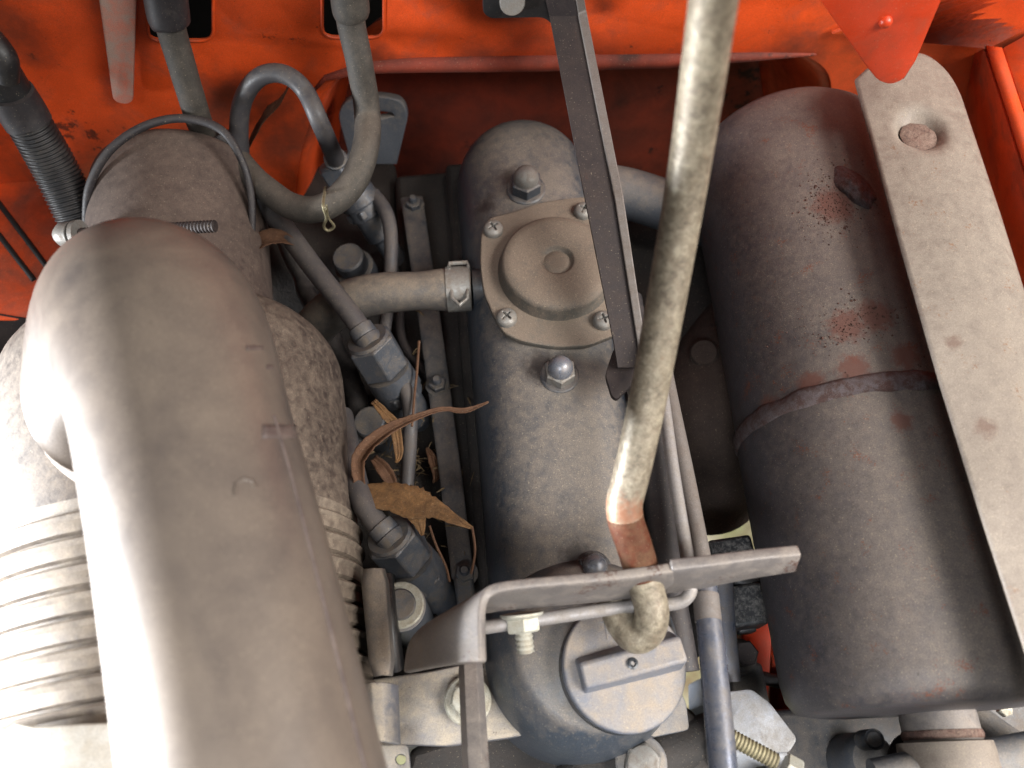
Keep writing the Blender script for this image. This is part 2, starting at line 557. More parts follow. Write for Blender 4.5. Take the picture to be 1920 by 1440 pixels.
# pressed recess: sloping wall, and a back with grime and shade in its colour
mid = sum(rec, Vector())/len(rec)
rows = []
for k in range(7):
    t = k/6
    e = t*t*(3-2*t)
    rows.append([p.lerp(mid, 0.17*t)+Vector((0, 0.055*e+0.001, 0)) for p in rec+[rec[0]]])
sheet('recess_wall', rows, 0.0015, 'orange_paint', fw)
plate('recess_back', [p+Vector((0, 0.004, 0)) for p in rows[-1][:-1]], 0.0015, 'orange_dirty_shaded', fw)
lip = [(570, 190), (610, 140), (680, 116), (780, 108), (1000, 104), (1250, 101), (1420, 98), (1530, 100)]
lw = [.0006, .002, .004, .005, .0055, .005, .003, .0006]
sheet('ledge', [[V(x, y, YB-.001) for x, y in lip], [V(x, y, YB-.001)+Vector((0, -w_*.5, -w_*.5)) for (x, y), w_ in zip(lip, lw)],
                [V(x, y, YB-.001)+Vector((0, -w_*.7, -w_*1.2)) for (x, y), w_ in zip(lip, lw)]], .0012, 'orange_dirty_shaded', fw, angle=70)
for nm, sl in (('slot_rim', slotA), ('slot_rim', slotB)):
    loop = sl+[sl[0]]
    wtube(nm, [p+Vector((0, -0.001, 0)) for p in loop], [0.0008]*len(loop), 'orange_paint', fw, segs=8)
box('dark_slot_backing', (-0.9, YB+0.075, -0.4), (0.9, YB+0.08, 0.5), 'dark_void', fw, 0)  # added black sheet that gives the darkness behind the slots

# side pan left
pan = thing('side_pan', 'orange inner side pan with two long grooves at the left edge', 'panel', H(0, 480, -30))
pts = hp([(-400, 120), (20, 150), (150, 360), (230, 520), (60, 600), (-400, 600)], -34)
g1 = fillet(hp([(-6, 372), (8, 372), (96, 500), (82, 506)], -34), 0.003)
plate('sheet', pts, 0.002, 'orange_paint', pan, holes=[], bevel=0.0005)
for dx in (0, 28):
    ptube('groove_shade', [(-30+dx*0.2-dx, 345+dx, -32.8, 5), (20-dx, 410+dx*.8, -32.8, 5), (92-dx, 506+dx*.7, -32.8, 5)], 'dark_void', pan, segs=10)  # dark tubes laid on the sheet paint the shade inside the grooves
sheet('lower_fold', [hp([(-400, 520), (60, 598)], -33), hp([(-400, 640), (40, 720)], -75)], 0.002, 'bar_steel', pan)

# worn tapered strap on the firewall
pts = vp([(178, -60), (258, -60), (250, 186), (240, 192), (222, 190), (212, 182)], YB-0.008)
st = plate('tapered_strap', fillet(pts, 0.002), 0.003, 'worn_strap', bevel=0.0008)
tag(st, 'narrow grey strap with flaking orange paint tapering down the firewall', 'strap')

# ------------------------------------------------------------------ cylinder head
A = H(985, 300, 0)
B = H(1098, 1120, 0)
side = Vector((-XE.y, XE.x, 0))       # points to the right of the picture
if side.x < 0:
    side = -side
hd = thing('cylinder_head', 'dark grimy cylinder head running under the rocker cover', 'engine part', (A+B)/2+Vector((0, 0, -0.12)))
def prism(name, pts, z0, z1, material, parent=None, bevel=0.002):
    n = len(pts)
    vs = [Vector((p.x, p.y, z0)) for p in pts]+[Vector((p.x, p.y, z1)) for p in pts]
    fs = [tuple(range(n))[::-1], tuple(range(n, 2*n))]+[(i, (i+1) % n, n+(i+1) % n, n+i) for i in range(n)]
    return build(name, vs, fs, material, parent, bevel=bevel, angle=30)
def eng(u, v):                         # u along engine to the front, v to the right (metres), from A
    return A+XE*u+side*v
LEN = (B-A).length
prism('casting', [eng(-0.05, -0.075), eng(-0.05, 0.06), eng(LEN+0.02, 0.06), eng(LEN+0.02, -0.075)], -0.20, -0.060, 'block_iron', hd, 0.004)
prism('cover_flange', [eng(-0.043, -0.043), eng(-0.043, 0.043), eng(LEN+0.035, 0.043), eng(LEN+0.035, -0.043)], -0.060, -0.046, 'block_iron', hd, 0.003)
prism('manifold_ledge', [eng(-0.07, -0.17), eng(-0.07, -0.075), eng(LEN+0.02, -0.075), eng(LEN+0.02, -0.17)], -0.20, -0.068, 'block_iron', hd, 0.004)
prism('crankcase', [eng(-0.06, -0.12), eng(-0.06, 0.065), eng(LEN+0.04, 0.065), eng(LEN+0.04, -0.12)], -0.40, -0.20, 'block_iron', hd, 0.004)

def hbolt(parent, px, py, z, rpx, name='bolt', m1='injector_steel', washer=None, axis=UP, hmul=0.7, wmul=1.45, ph=0.2, round_head=False):
    p = H(px, py, z)
    r = S(rpx, p)
    axis = Vector(axis)
    if washer:
        w = lathe('washer', [(r*0.6, 0), (r*wmul, 0), (r*wmul, r*0.12), (r*(wmul-.1), r*0.2), (r*0.6, r*0.2)], p, axis, washer, parent, segs=28)
    if round_head:
        o = lathe(name, [(r, -r*.5), (r, r*hmul*.8), (r*.9, r*hmul), (0, r*hmul)], p, axis, m1, parent, segs=24)
    else:
        o = hexa(name, r, r*hmul*1.4, p-axis*r*.1, axis, m1, parent, phase=ph)
        lathe(name+'_face', [(r*.8, r*hmul*1.2), (r*.8, r*hmul*1.32), (r*.7, r*hmul*1.38), (0, r*hmul*1.34)], p, axis, m1, o, segs=20)
    return o

hb = [(655, 487, -50, 30), (695, 793, -45, 30)]
for (x, y, z, r) in hb:
    p = H(x, y, z)
    rr = S(r, p)
    lathe('head_bolt', [(rr*1.25, -.03), (rr*1.25, -rr*.9), (rr, -rr*.8), (rr, rr*.3), (rr*.9, rr*.42), (0, rr*.42)], p, Vector((-0.15, -.1, 1)), 'injector_steel', hd, segs=24)

# ------------------------------------------------------------------ rocker cover
rc = thing('rocker_cover', 'dusty dark grey rocker cover with rounded ends in the middle of the engine', 'engine cover', (A+B)/2+Vector((0, 0, -0.046)))
RC, HC = 0.0375, 0.046
def capsule_stack(name, a, b, ra, rb, h, material, parent, nexp=2.7, n=22, seg=28, ztop=0.0):
    vs, fs = [], []
    ax = (b-a).normalized()
    sd = Vector((-ax.y, ax.x, 0))
    base = []
    for k in range(seg+1):
        t = math.pi*k/seg
        base.append((b, sd*math.cos(t)+ax*math.sin(t), rb))
    for k in range(seg+1):
        t = math.pi*k/seg
        base.append((a, -sd*math.cos(t)-ax*math.sin(t), ra))
    # subdivide the straight sides
    full = []
    for i, (c, d, r) in enumerate(base):
        full.append((c, d, r))
        if i == seg:
            for q in range(1, 16):
                f = q/16
                full.append((b.lerp(a, f), d, rb+(ra-rb)*f))
    c0, d0, r0 = base[-1]
    for q in range(1, 16):
        f = q/16
        full.append((a.lerp(b, f), d0, ra+(rb-ra)*f))
    M = len(full)
    for j in range(n+1):
        t = (math.pi/2)*j/n
        cr = max(math.cos(t), 0)**(2/nexp)
        cz = math.sin(t)**(2/nexp)
        for (c, d, r) in full:
            rr = r*cr
            vs.append(c+d*rr+Vector((0, 0, ztop-h+h*cz)))
    for j in range(n):
        for k in range(M):
            k2 = (k+1) % M
            fs.append((j*M+k, j*M+k2, (j+1)*M+k2, (j+1)*M+k))
    return build(name, vs, fs, material, parent, angle=60)
capsule_stack('shell', A-XE*0.009, B, RC, RC*1.03, HC, 'cover_paint', rc)
# filler end of the cover: a broad upright boss leaning to the right
FC = H(1116, 1212, 0)
lathe('filler_housing', [(0.0425, -0.046), (0.042, -0.03), (0.040, -0.014), (0.0365, -0.005), (0.033, 0.001), (0.030, 0.006)], FC, Vector((0.14, -0.02, 1)), 'cover_paint', rc, segs=48, angle=60)

def cap_nut(px, py, z, rpx, m1, m2):
    p = H(px, py, z)
    r = S(rpx, p)
    lathe('washer', [(0, 0), (r*1.35, 0), (r*1.35, r*.12), (r*1.25, r*.2), (0, r*.2)], p, UP, 'cover_dark', rc, segs=28)
    o = hexa('cap_nut', r*1.12, r*.95, p+UP*r*.15, UP, m2, rc, phase=0.5, ch=0.1)
    d = [(r*.86, r*1.0), (r*.86, r*1.25)]
    for k in range(1, 8):
        t = k/7*math.pi/2
        d.append((r*.86*math.cos(t), r*1.25+r*.86*math.sin(t)))
    lathe('dome', d, p, UP, m1, o, segs=28, angle=60)
    return o
cap_nut(986, 356, -0.5, 27, 'nut_steel', 'cover_dark')
cap_nut(1049, 705, -0.3, 27, 'nut_dark', 'nut_steel')
cap_nut(1112, 1068, -0.3, 26, 'nut_dark', 'cover_dark')

# breather cover
bc = thing('breather_cover', 'round dust covered breather cover screwed down on the rocker cover', 'engine cover', H(1040, 510, 0))
fl = [(902, 440), (915, 412), (960, 402), (1010, 384), (1060, 376), (1105, 372), (1130, 385), (1165, 440), (1180, 520), (1175, 590),
      (1160, 628), (1100, 652), (1040, 654), (985, 645), (945, 630), (925, 595), (906, 550), (900, 500)]
plate('flange', fillet(hp(fl, 1.5), 0.004, 3), 0.004, 'breather_dust', bc, bevel=0.001, res=2)
BC = H(1043, 508, 3)
rb = S(104, BC)
lathe('dome', [(rb*1.06, 0), (rb*1.03, .0025), (rb*1.0, .006), (rb*.985, .0075), (rb*.93, .0090), (rb*.8, .0095), (rb*.32, .0097), (rb*.29, .0092), (rb*.27, .0077), (rb*.24, .0072), (rb*.19, .0080), (rb*.12, .0083), (0, .0083)],
      BC, UP, 'breather_dust', bc, segs=64, angle=60)
# cross-head screws: one mesh with a real cross recess
def screw_mesh(r):
    d = []
    for k in range(9):
        t = k/8*math.pi/2
        d.append((r*math.cos(t)**.7 if k < 8 else 0, r*.25+r*.55*math.sin(t)))
    o = lathe('tmp_head', [(r*1.0, 0)]+d, Vector((0, 0, 0)), UP, 'nut_steel', None, segs=28, angle=50)
    cut = []
    for w, l in ((.11, .52), (.52, .11)):
        x, y = r*w, r*l
        cut.append(build('tmp_cut', [(sx*x, sy*y, z) for sx in (-1, 1) for sy in (-1, 1) for z in (r*.35, r*2)],
                         [(0, 1, 3, 2), (4, 6, 7, 5), (0, 4, 5, 1), (2, 3, 7, 6), (0, 2, 6, 4), (1, 5, 7, 3)], 'dark_void'))
    for c in cut:
        md = o.modifiers.new('b', 'BOOLEAN')
        md.object = c
        md.operation = 'DIFFERENCE'
        md.solver = 'EXACT'
    dg = bpy.context.evaluated_depsgraph_get()
    bpy.context.view_layer.update()
    me = bpy.data.meshes.new_from_object(o.evaluated_get(bpy.context.evaluated_depsgraph_get()))
    me.transform(Matrix.Translation(o.location))
    for c in cut+[o]:
        WL.pop(c, None)
        bpy.data.objects.remove(c)
    me.materials.clear()
    me.materials.append(MATS['nut_steel'])
    return me
sm = screw_mesh(S(19, H(1000, 500, 0)))
for x, y, a in ((925, 432, .5), (1094, 398, 1.0), (950, 598, .7), (1131, 603, .2)):
    p = H(x, y, 3.6)
    o = bpy.data.objects.new('screw', sm)
    col.objects.link(o)
    o.parent = bc
    o.location = p-WL[bc]
    o.rotation_euler = (0, 0, a)

# oil filler cap
oc = thing('oil_filler_cap', 'round grey oil filler cap with a raised grip bar below the prop rod hook', 'cap', H(1176, 1258, 14))
ca = Vector((0.10, -0.02, 1)).normalized()
OC = H(1168, 1250, 12)
r0 = S(119, OC)
lathe('seal', [(r0*.93, -.008), (r0*.99, -.005), (r0*.99, .0005), (r0*.9, .002)], OC, ca, 'gasket', oc, segs=56)
lathe('disc', [(r0*.9, -.002), (r0*.975, -.001), (r0*.985, .0022), (r0*.965, .0038), (r0*.93, .0042), (r0*.5, .0044), (0, .0044)], OC, ca, 'cap_plastic', oc, segs=64, angle=50)
# grip bar with a sloped back
ga, gb = H(1092, 1268, 24), H(1284, 1216, 24)
gd = (gb-ga).normalized()
gn = ca.cross(gd).normalized()
L2, W2 = (gb-ga).length, S(46, ga)
gv = []
for t in (0, 1):
    e = ga.lerp(gb, t)
    for s_, zz in ((-.75, -.010), (.95, -.010), (.5, 0.0), (-.5, 0.0)):
        gv.append(e+gn*W2*s_+ca*zz)
build('grip_bar', gv, [(0, 1, 2, 3), (7, 6, 5, 4), (0, 4, 5, 1), (1, 5, 6, 2), (2, 6, 7, 3), (3, 7, 4, 0)], 'cap_plastic', oc, bevel=0.0012)
pd = H(1186, 1244, 24.2)
lathe('dimple', [(S(9, pd), 0), (S(11, pd), .0006), (S(7, pd), .0009), (S(4, pd), .0002), (0, .0001)], pd-ca*.0004, ca, 'gasket', oc, segs=16)
for (x0, y0, x1, y1) in ((1120, 1168, 1152, 1162), (1134, 1168, 1139, 1200), (1152, 1166, 1156, 1196), (1085, 1190, 1098, 1180)):
    ptube('raised_mark', [(x0, y0, 17.0, 2.2), (x1, y1, 17.0, 2.2)], 'cap_plastic', oc, segs=8, smooth=False)

# ------------------------------------------------------------------ glow plug strip
gs = thing('glow_plug_strip', 'flat dark metal strip bolted along the left flank of the rocker cover', 'strip', H(820, 720, -48))
stp = [H(772, 372, -48), H(800, 560, -48), H(822, 720, -48), H(846, 900, -48), H(868, 1085, -48)]
rows = []
for p in stp:
    w = S(20, p)
    rows.append([p-side*w, p-side*w*.6+UP*.0006, p+side*w*.6+UP*.0006, p+side*w])
sheet('bar', rows, 0.003, 'cover_dark', gs, bevel=0.0006)
for x, y, r in ((776, 385, 15), (820, 722, 17), (872, 1075, 19)):
    p = H(x, y, -46)
    rr = S(r, p)
    o = hexa('nut', rr, rr*.8, p, UP, 'injector_steel', gs, phase=.3)
    lathe('stud', thread_prof(rr*.5, rr*1.5, rr*.3), p, UP, 'injector_steel', o, segs=16)
    lathe('washer', [(rr*1.3, 0), (rr*1.3, rr*.15), (0, rr*.15)], p-UP*.0005, UP, 'injector_steel', gs, segs=20)
rbox('front_terminal', 872, 1108, -46, 9, 14, 4, 'injector_steel', gs, rotz=.1)

# ------------------------------------------------------------------ injectors and their pipes
def injector(label, top, bot, r, lo):
    pt, pb = H(*top), H(*bot)
    ax = (pb-pt).normalized()
    Ln = (pb-pt).length
    t = thing('injector', label, 'injector', pb, 'fuel injectors along the engine')
    rr = S(r, pt)
    hexa('pipe_nut', rr, Ln*.42, pt, ax, 'injector_steel', t, phase=.25, ch=.1, bev=rr*.07)
    lathe('nut_collar', [(rr*.55, -rr*.12), (rr*.78, -rr*.10), (rr*.86, .0), (rr*.86, .001)], pt, ax, 'injector_steel', t, segs=24)
    b = lathe('body', [(rr*.7, Ln*.42), (rr*.92, Ln*.44), (rr*.95, Ln*.62), (rr*.88, Ln*.64), (rr*.88, Ln*.8), (rr*.72, Ln*.82), (rr*.72, Ln*1.15), (rr*.5, Ln*1.2), (rr*.5, Ln*1.6)], pt, ax, 'injector_steel', t, segs=28)
    hexa('lock_nut', rr*.98, Ln*.13, pt+ax*Ln*.66, ax, 'injector_steel', t, phase=.6)
    return t, pt, ax, rr
injector('farthest injector, partly hidden behind the looped rubber hose', (628, 303, -12), (705, 425, -45), 41, 0)
injector('middle injector below the clamped return hose', (690, 637, -10), (768, 765, -52), 50, 0)
injector('nearest injector, beside the brown oak leaf', (730, 1005, -10), (812, 1105, -48), 54, 0)
def fpipe(label, pts, end):
    t = thing('injector_pipe', label, 'pipe', H(*pts[0][:3]), 'steel fuel injection pipes')
    ptube('tube', pts, 'pipe_steel', t, n=10, segs=20)
    p, q = H(*pts[-1][:3]), H(*pts[-2][:3])
    a = (p-q).normalized()
    r = S(pts[-1][3], p)
    lathe('end_sleeve', [(r*1.02, -r*1.7), (r*1.22, -r*1.6), (r*1.22, -r*.7), (r*1.15, -r*.55), (r*1.3, -r*.45), (r*1.3, r*.5)], p, a, 'injector_steel', t, segs=24)
fpipe('steel fuel pipe arching high in a loop to the farthest injector', [(468, 360, -30, 17.5), (450, 285, zf(450, 285, .025), 17.5), (452, 200, zf(452, 200, .02), 17.5), (482, 148, zf(482, 148, .02), 17.5), (528, 138, zf(528, 138, .022), 17.5), (570, 168, zf(570, 168, .028), 17.5), (602, 235, zf(602, 235, .040), 17.5), (633, 308, -12, 17.5)], 0)
fpipe('straight steel fuel pipe slanting down to the middle injector', [(415, 250, zf(415, 250, .018), 20), (455, 320, zf(455, 320, .03), 20), (510, 396, -6, 20), (590, 505, -4, 20), (650, 580, -5, 20), (693, 640, -10, 20)], 0)
fpipe('short curved steel fuel pipe entering the nearest injector', [(640, 780, -30, 22), (655, 850, -18, 22), (674, 925, -9, 22), (698, 970, -8, 22), (735, 1012, -10, 22)], 0)

lk = ptube('leak_off_pipe', [(700, 365, -30, 14), (724, 400, -28, 14), (733, 450, -30, 13), (730, 540, -36, 12), (722, 610, -38, 12), (712, 660, -38, 12)], 'pipe_steel', n=8)
tag(lk, 'thin grey leak-off pipe between the farthest and the middle injector', 'pipe', 'leak-off pipes')
lk = ptube('leak_off_pipe', [(725, 695, -32, 14), (752, 715, -30, 14), (768, 760, -32, 14), (768, 830, -38, 14), (764, 900, -46, 13), (758, 990, -52, 13)], 'pipe_steel', n=8)
tag(lk, 'thin shiny leak-off pipe running down from the middle injector', 'pipe', 'leak-off pipes')

# ------------------------------------------------------------------ return hose with spring clamp
rh = thing('breather_hose', 'short dusty rubber hose with spring clamp joined to the rocker cover', 'hose', H(720, 550, -30))
ptube('hose', [(560, 660, -60, 38), (598, 605, -36, 39), (640, 572, -22, 40), (700, 552, -16, 39), (790, 545, -14, 36), (835, 543, -14, 40), (884, 541, -14, 39)], 'hose_dusty', rh, n=10, segs=28)
p0, p1 = H(838, 543, -14), H(887, 540, -14)
ca2 = (p1-p0).normalized()
rr = S(41, p0)
lathe('clamp_band', [(rr*.97, 0), (rr*1.04, 0), (rr*1.04, S(44, p0)), (rr*.97, S(44, p0))], p0, ca2, 'nut_steel', rh, segs=36)
lathe('stub', [(rr*.85, 0), (rr*.85, .02)], p1, ca2, 'cover_dark', rh, segs=24)
ears = [(842, 500), (842, 494), (876, 492), (878, 500), (876, 560), (862, 572), (848, 560), (842, 505)]
ew = [H(x, y, -14+34*S(1, p0)*1000*.9*(1 if y > 520 else 1.15)) for x, y in ears]
vs, fs = tube_geo([Vector(p) for p in ew], [S(4, p0)]*len(ew), 8)
build('clamp_tab', vs, fs, 'nut_steel', rh)

# ------------------------------------------------------------------ lifting eye
le = fillet([H(x, y, z) for x, y, z in ((660, 300, -45), (632, 215, -12), (650, 180, -4), (710, 168, -2), (755, 182, -4), (766, 215, -12), (745, 300, -45))], [0, .01, .01, .015, .01, .01, 0], 6)
lh = [H(x, y, -12) for x, y in ((665, 222), (680, 198), (710, 192), (735, 205), (738, 225), (712, 240), (682, 240))]
n_le = (le[20]-le[5]).cross(le[30]-le[5]) if False else None
lo = plate('lifting_eye', le, 0.006, 'grey_casting', holes=[lh], bevel=0.0012, res=2)
tag(lo, 'grey steel lifting eye standing behind the looped hose', 'lifting eye')

# ------------------------------------------------------------------ looped rubber hose
lp = thing('looped_hose', 'grey brown rubber fuel hose hanging in a loop from two firewall slots', 'hose', H(600, 390, 20))
pts = [(306, -60, zf(306, -60, .012), 33), (311, 0, zf(311, 0, .013), 33), (322, 60, zf(322, 60, .016), 31), (346, 140, zf(346, 140, .022), 29), (366, 205, zf(366, 205, .026), 28), (380, 244, 14, 27), (398, 266, 3, 27), (440, 296, 2, 28), (490, 348, 8, 28), (550, 388, 14, 29), (605, 388, 20, 29), (655, 350, 25, 30), (684, 285, 32, 29), (688, 210, zf(688, 210, .034), 28), (674, 120, zf(674, 120, .026), 29), (659, 40, zf(659, 40, .018), 31), (652, -60, zf(652, -60, .012), 33)]
pts = [(a, b, c, d*.87) for a, b, c, d in pts]
ptube('hose', pts, 'hose_rubber', lp, n=10, segs=28, wob=0.0006)
ptube('sleeve', [(304, -70, zf(304, -70, .012), 41), (310, -10, zf(310, -10, .013), 40), (317, 36, zf(317, 36, .0145), 38), (320, 46, zf(320, 46, .015), 33)], 'hose_dark', lp, n=4, segs=24)
ptube('sleeve', [(651, -70, zf(651, -70, .012), 37), (655, -10, zf(655, -10, .0145), 36), (658, 20, zf(658, 20, .0165), 35), (660, 32, zf(660, 32, .0172), 31)], 'hose_rubber', lp, n=4, segs=24)

# thin cable arching over the air cleaner neck
cb = ptube('thin_cable', [(162, 420, 5, 8), (168, 350, 22, 8), (205, 283, 34, 8), (270, 237, 38, 8), (345, 222, 38, 8), (415, 244, 34, 8), (455, 305, 24, 7), (471, 370, 12, 7), (473, 440, 0, 6)], 'hose_dark', n=10, segs=12)
tag(cb, 'thin black cable arching over the neck of the air cleaner', 'cable')

# wire clip hanging on the hose
wc = ptube('wire_clip', [(610, 352, 20, 3), (606, 385, 42, 3), (612, 408, 28, 3), (607, 424, 18, 3), (615, 432, 15, 3), (626, 424, 18, 3), (616, 408, 28, 2), (612, 385, 42, 2)], 'brass', n=8, segs=8)
tag(wc, 'tiny bent wire clip hanging below the looped hose', 'clip')

# corrugated conduit
cv = thing('corrugated_conduit', 'black corrugated conduit slanting down the left side', 'conduit', H(90, 320, 0))
pts = [(-60, 40, zf(-60, 40, .03), 46), (-5, 130, zf(-5, 130, .03), 45), (45, 215, zf(45, 215, .034), 46), (100, 310, 22, 47), (150, 410, 0, 47), (190, 490, -20, 46)]
w = []
for p in crom(pts, 30):
    q = H(*p[:3])
    w.append((q, S(p[3]*.84, q)))
acc = 0
path, rs = [], []
for i, (q, r) in enumerate(w):
    if i:
        acc += (q-w[i-1][0]).length
    path.append(q)
    rs.append((r, acc))
# resample finely for the ribs
fine, fr = [], []
tot = acc
for k in range(420):
    s_ = tot*k/419
    j = max(i for i in range(len(rs)) if rs[i][1] <= s_+1e-9)
    j = min(j, len(rs)-2)
    t = (s_-rs[j][1])/max(rs[j+1][1]-rs[j][1], 1e-9)
    q = path[j].lerp(path[j+1], t)
    fine.append(q)
    rib = 0.0 if s_ < tot*.40 else (0.045*math.sin(s_/0.0021*2*math.pi))
    fr.append((rs[j][0]*(1-t)+rs[j+1][0]*t)*(1+rib))
wtube('ribbed_tube', fine, fr, 'black_plastic', cv, segs=24, angle=80)
ptube('tape_wrap', [(20, 172, zf(20, 172, .033), 41), (40, 207, zf(40, 207, .034), 43), (55, 232, zf(55, 232, .036), 42)], 'hose_dark', cv, n=5, segs=24)
ptube('clip_head', [(-20, 70, zf(-20, 70, .045), 24), (6, 110, zf(6, 110, .05), 26), (14, 150, zf(14, 150, .052), 20)], 'black_plastic', cv, n=5, segs=16)

# ------------------------------------------------------------------ air cleaner
ac = thing('air_cleaner', 'large dusty ribbed air cleaner canister lying at the left', 'air cleaner', H(335, 1000, -90))
ax0, ax1 = H(338, 430, -12), H(340, 1060, -15)
AX = (ax1-ax0).normalized()
RB = 0.0745
def along(py):                         # distance along the axis of the point seen at row py
    lo_, hi_ = -0.3, 0.6
    for _ in range(40):
        md_ = (lo_+hi_)/2
        q = ax0+AX*md_
        d = q-CAM
        y = 720-F*d.dot(upv)/d.dot(fwd)
        if y < py:
            lo_ = md_
        else:
            hi_ = md_
    return (lo_+hi_)/2
t_sh0, t_sh1 = along(640), along(745)
prof = []
rn = 0.043
t0 = along(338)
for k in range(8):
    a = k/7*math.pi/2
    prof.append((max(rn-0.008+0.008*math.sin(a), 0) if k else 0, t0-0.0+0.008*(1-math.cos(a))))
prof[1:1] = [(rn*.6, t0), (rn-0.009, t0)]
prof += [(rn*1.01, t0+.02), (rn*1.03, t_sh0)]
for k in range(1, 9):
    a = k/8*math.pi/2
    prof.append((rn*1.03+(RB-rn*1.03)*math.sin(a), t_sh0+(t_sh1-t_sh0)*(1-math.cos(a))))
t_r0, t_r1 = along(1040), along(1480)
prof.append((RB*1.005, t_r0-0.004))
nr = 10
pit = (t_r1-t_r0)/nr
for k in range(nr):
    t = t_r0+pit*(k+.10*mnoise.noise(Vector((k*1.7, 3, 1))))
    prof += [(RB*.978, t+pit*.03), (RB*1.018, t+pit*.12), (RB*1.030, t+pit*.24), (RB*1.018, t+pit*.36), (RB*1.010, t+pit*.42), (RB*1.012, t+pit*.70), (RB*1.008, t+pit*.86), (RB*.978, t+pit*.93)]
prof += [(RB*1.02, t_r1+.002), (RB*1.02, t_r1+.10), (0, t_r1+.105)]
kn = next(i_ for i_, q_ in enumerate(prof) if abs(q_[1]-t_sh0) < 1e-9)
lathe('neck', prof[:kn+1], ax0, AX, 'canister_neck', ac, segs=96, angle=28)
kr = next(i_ for i_, q_ in enumerate(prof) if abs(q_[1]-(t_r0-0.004)) < 1e-9)
lathe('shoulder', prof[kn:kr+1], ax0, AX, 'canister', ac, segs=96, angle=28)
lathe('ribbed_body', prof[kr:], ax0, AX, 'canister_ribs_lit', ac, segs=96, angle=28)
# clamp bolt across the neck
ba, bb = H(128, 440, 34), H(402, 424, 46)
bx_ = (bb-ba).normalized()
rr = S(24, ba)
lathe('bolt_head', [(0, -rr*1.1), (rr*.6, -rr*.95), (rr*.95, -rr*.5), (rr, 0), (rr, rr*.4), (rr*.5, rr*.5)], ba, bx_, 'nut_steel', ac, segs=24)
lathe('bolt_washer', [(rr*.5, rr*.7), (rr*1.1, rr*.72), (rr*1.1, rr*1.1), (rr*.5, rr*1.1)], ba, bx_, 'nut_steel', ac, segs=24)
lathe('bolt_shank', thread_prof(S(12, bb), (bb-ba).length, .0016), ba, bx_, 'bar_steel', ac, segs=16)
# intake elbow: a broad oval mouth on the canister that turns forward into a round pipe
el = thing('intake_elbow', 'fat grey rubber intake elbow in the left foreground', 'intake pipe', H(250, 645, 40))
re_ = 0.0305
horiz = [H(395, 1010, 104), H(443, 1250, 104), H(482, 1450, 104), H(530, 1700, 104)]
RC0 = H(238, 684, 74)
dirh = horiz[1]-horiz[0]
dirh.z = 0
dirh.normalize()
sdh = Vector((-dirh.y, dirh.x, 0))
if sdh.x < 0:
    sdh = -sdh
rx0, ry0 = 0.0365, 0.0435
cen = crom([tuple(H(*q)) for q in ((238, 684, 74), (258, 645, 84), (290, 628, 95), (322, 700, 102), (354, 830, 104))], 6)
frames = [(RC0-UP*.014, sdh*rx0, -dirh*ry0), (RC0-UP*.007, sdh*rx0, -dirh*ry0)]
NF = len(cen)-1
for k in range(NF+1):
    e = k/NF
    th_ = (e*e*(3-2*e)*.5+e*.5)*math.pi/2
    e = e*e*(3-2*e)
    d_ = -dirh*math.cos(th_)+UP*math.sin(th_)
    frames.append((Vector(cen[k]), sdh*(rx0*(1-e*e)+re_*e*e), d_*(ry0*(1-e)+re_*e)))
end_ = frames[-1][0]
hh = [tuple(end_)]+[tuple(p) for p in horiz]
pth = [Vector(p) for p in crom(hh, 12)]
for i_ in range(1, len(pth)):
    t_ = (pth[min(i_+1, len(pth)-1)]-pth[i_-1]).normalized()
    s_ = (sdh-t_*sdh.dot(t_)).normalized()
    u_ = s_.cross(t_)
    if u_.z < 0:
        u_ = -u_
    frames.append((pth[i_], s_*re_, u_*re_))
vs, fs = [], []
SG = 56
for c_, e1_, e2_ in frames:
    for k in range(SG):
        a = 2*math.pi*k/SG
        vs.append(c_+e1_*math.cos(a)+e2_*math.sin(a))
for i_ in range(len(frames)-1):
    for k in range(SG):
        k2 = (k+1) % SG
        fs.append((i_*SG+k, i_*SG+k2, (i_+1)*SG+k2, (i_+1)*SG+k))
build('pipe', vs, fs, 'elbow_rubber', el, angle=60)
def oval_ring(name, prof_, material):
    vs, fs = [], []
    for sc, dz in prof_:
        for k in range(SG):
            a = 2*math.pi*k/SG
            vs.append(RC0+UP*dz+sdh*rx0*sc*math.cos(a)-dirh*ry0*sc*math.sin(a))
    for i_ in range(len(prof_)-1):
        for k in range(SG):
            k2 = (k+1) % SG
            fs.append((i_*SG+k, i_*SG+k2, (i_+1)*SG+k2, (i_+1)*SG+k))
    return build(name, vs, fs, material, el, angle=40)
oval_ring('lip', [(1.0, -.006), (1.03, -.0065), (1.045, -.009), (1.045, -.013), (1.02, -.015), (.98, -.015)], 'shield_steel')
oval_ring('clamp_ring', [(.98, -.016), (1.04, -.016), (1.05, -.017), (1.05, -.0215), (1.04, -.0225), (.98, -.0225)], 'brass')
oval_ring('inlet_flange', [(.98, -.02), (1.02, -.024), (1.03, -.03), (1.10, -.040), (1.22, -.052), (1.35, -.066)], 'canister')
# raised moulding line along the right flank, its dark colour painting the shading there
ml = [p+s_off for p, s_off in ((c_, e1_*.90+e2_*.436) for c_, e1_, e2_ in frames[30:])]
wtube('moulding_seam', ml, [0.0006]*len(ml), 'scuff', el, segs=8)
# dark scuff marks rubbed into the dust
def scuff(pxs, n=6):
    (x0, y0, x1, y1) = pxs
    c_ = frames[27][0]
    ax_ = (frames[40][0]-frames[27][0]).normalized()
    rows = []
    for i_ in range(n+1):
        rows.append([on_cyl(x0+(x1-x0)*i_/n, y0+(y1-y0)*j_/3+2*mnoise.noise(Vector((i_*.9, j_, 2))), c_, ax_, re_*1.006) for j_ in range(4)])
    sheet('scuff_mark', rows, .0001, 'scuff', el)

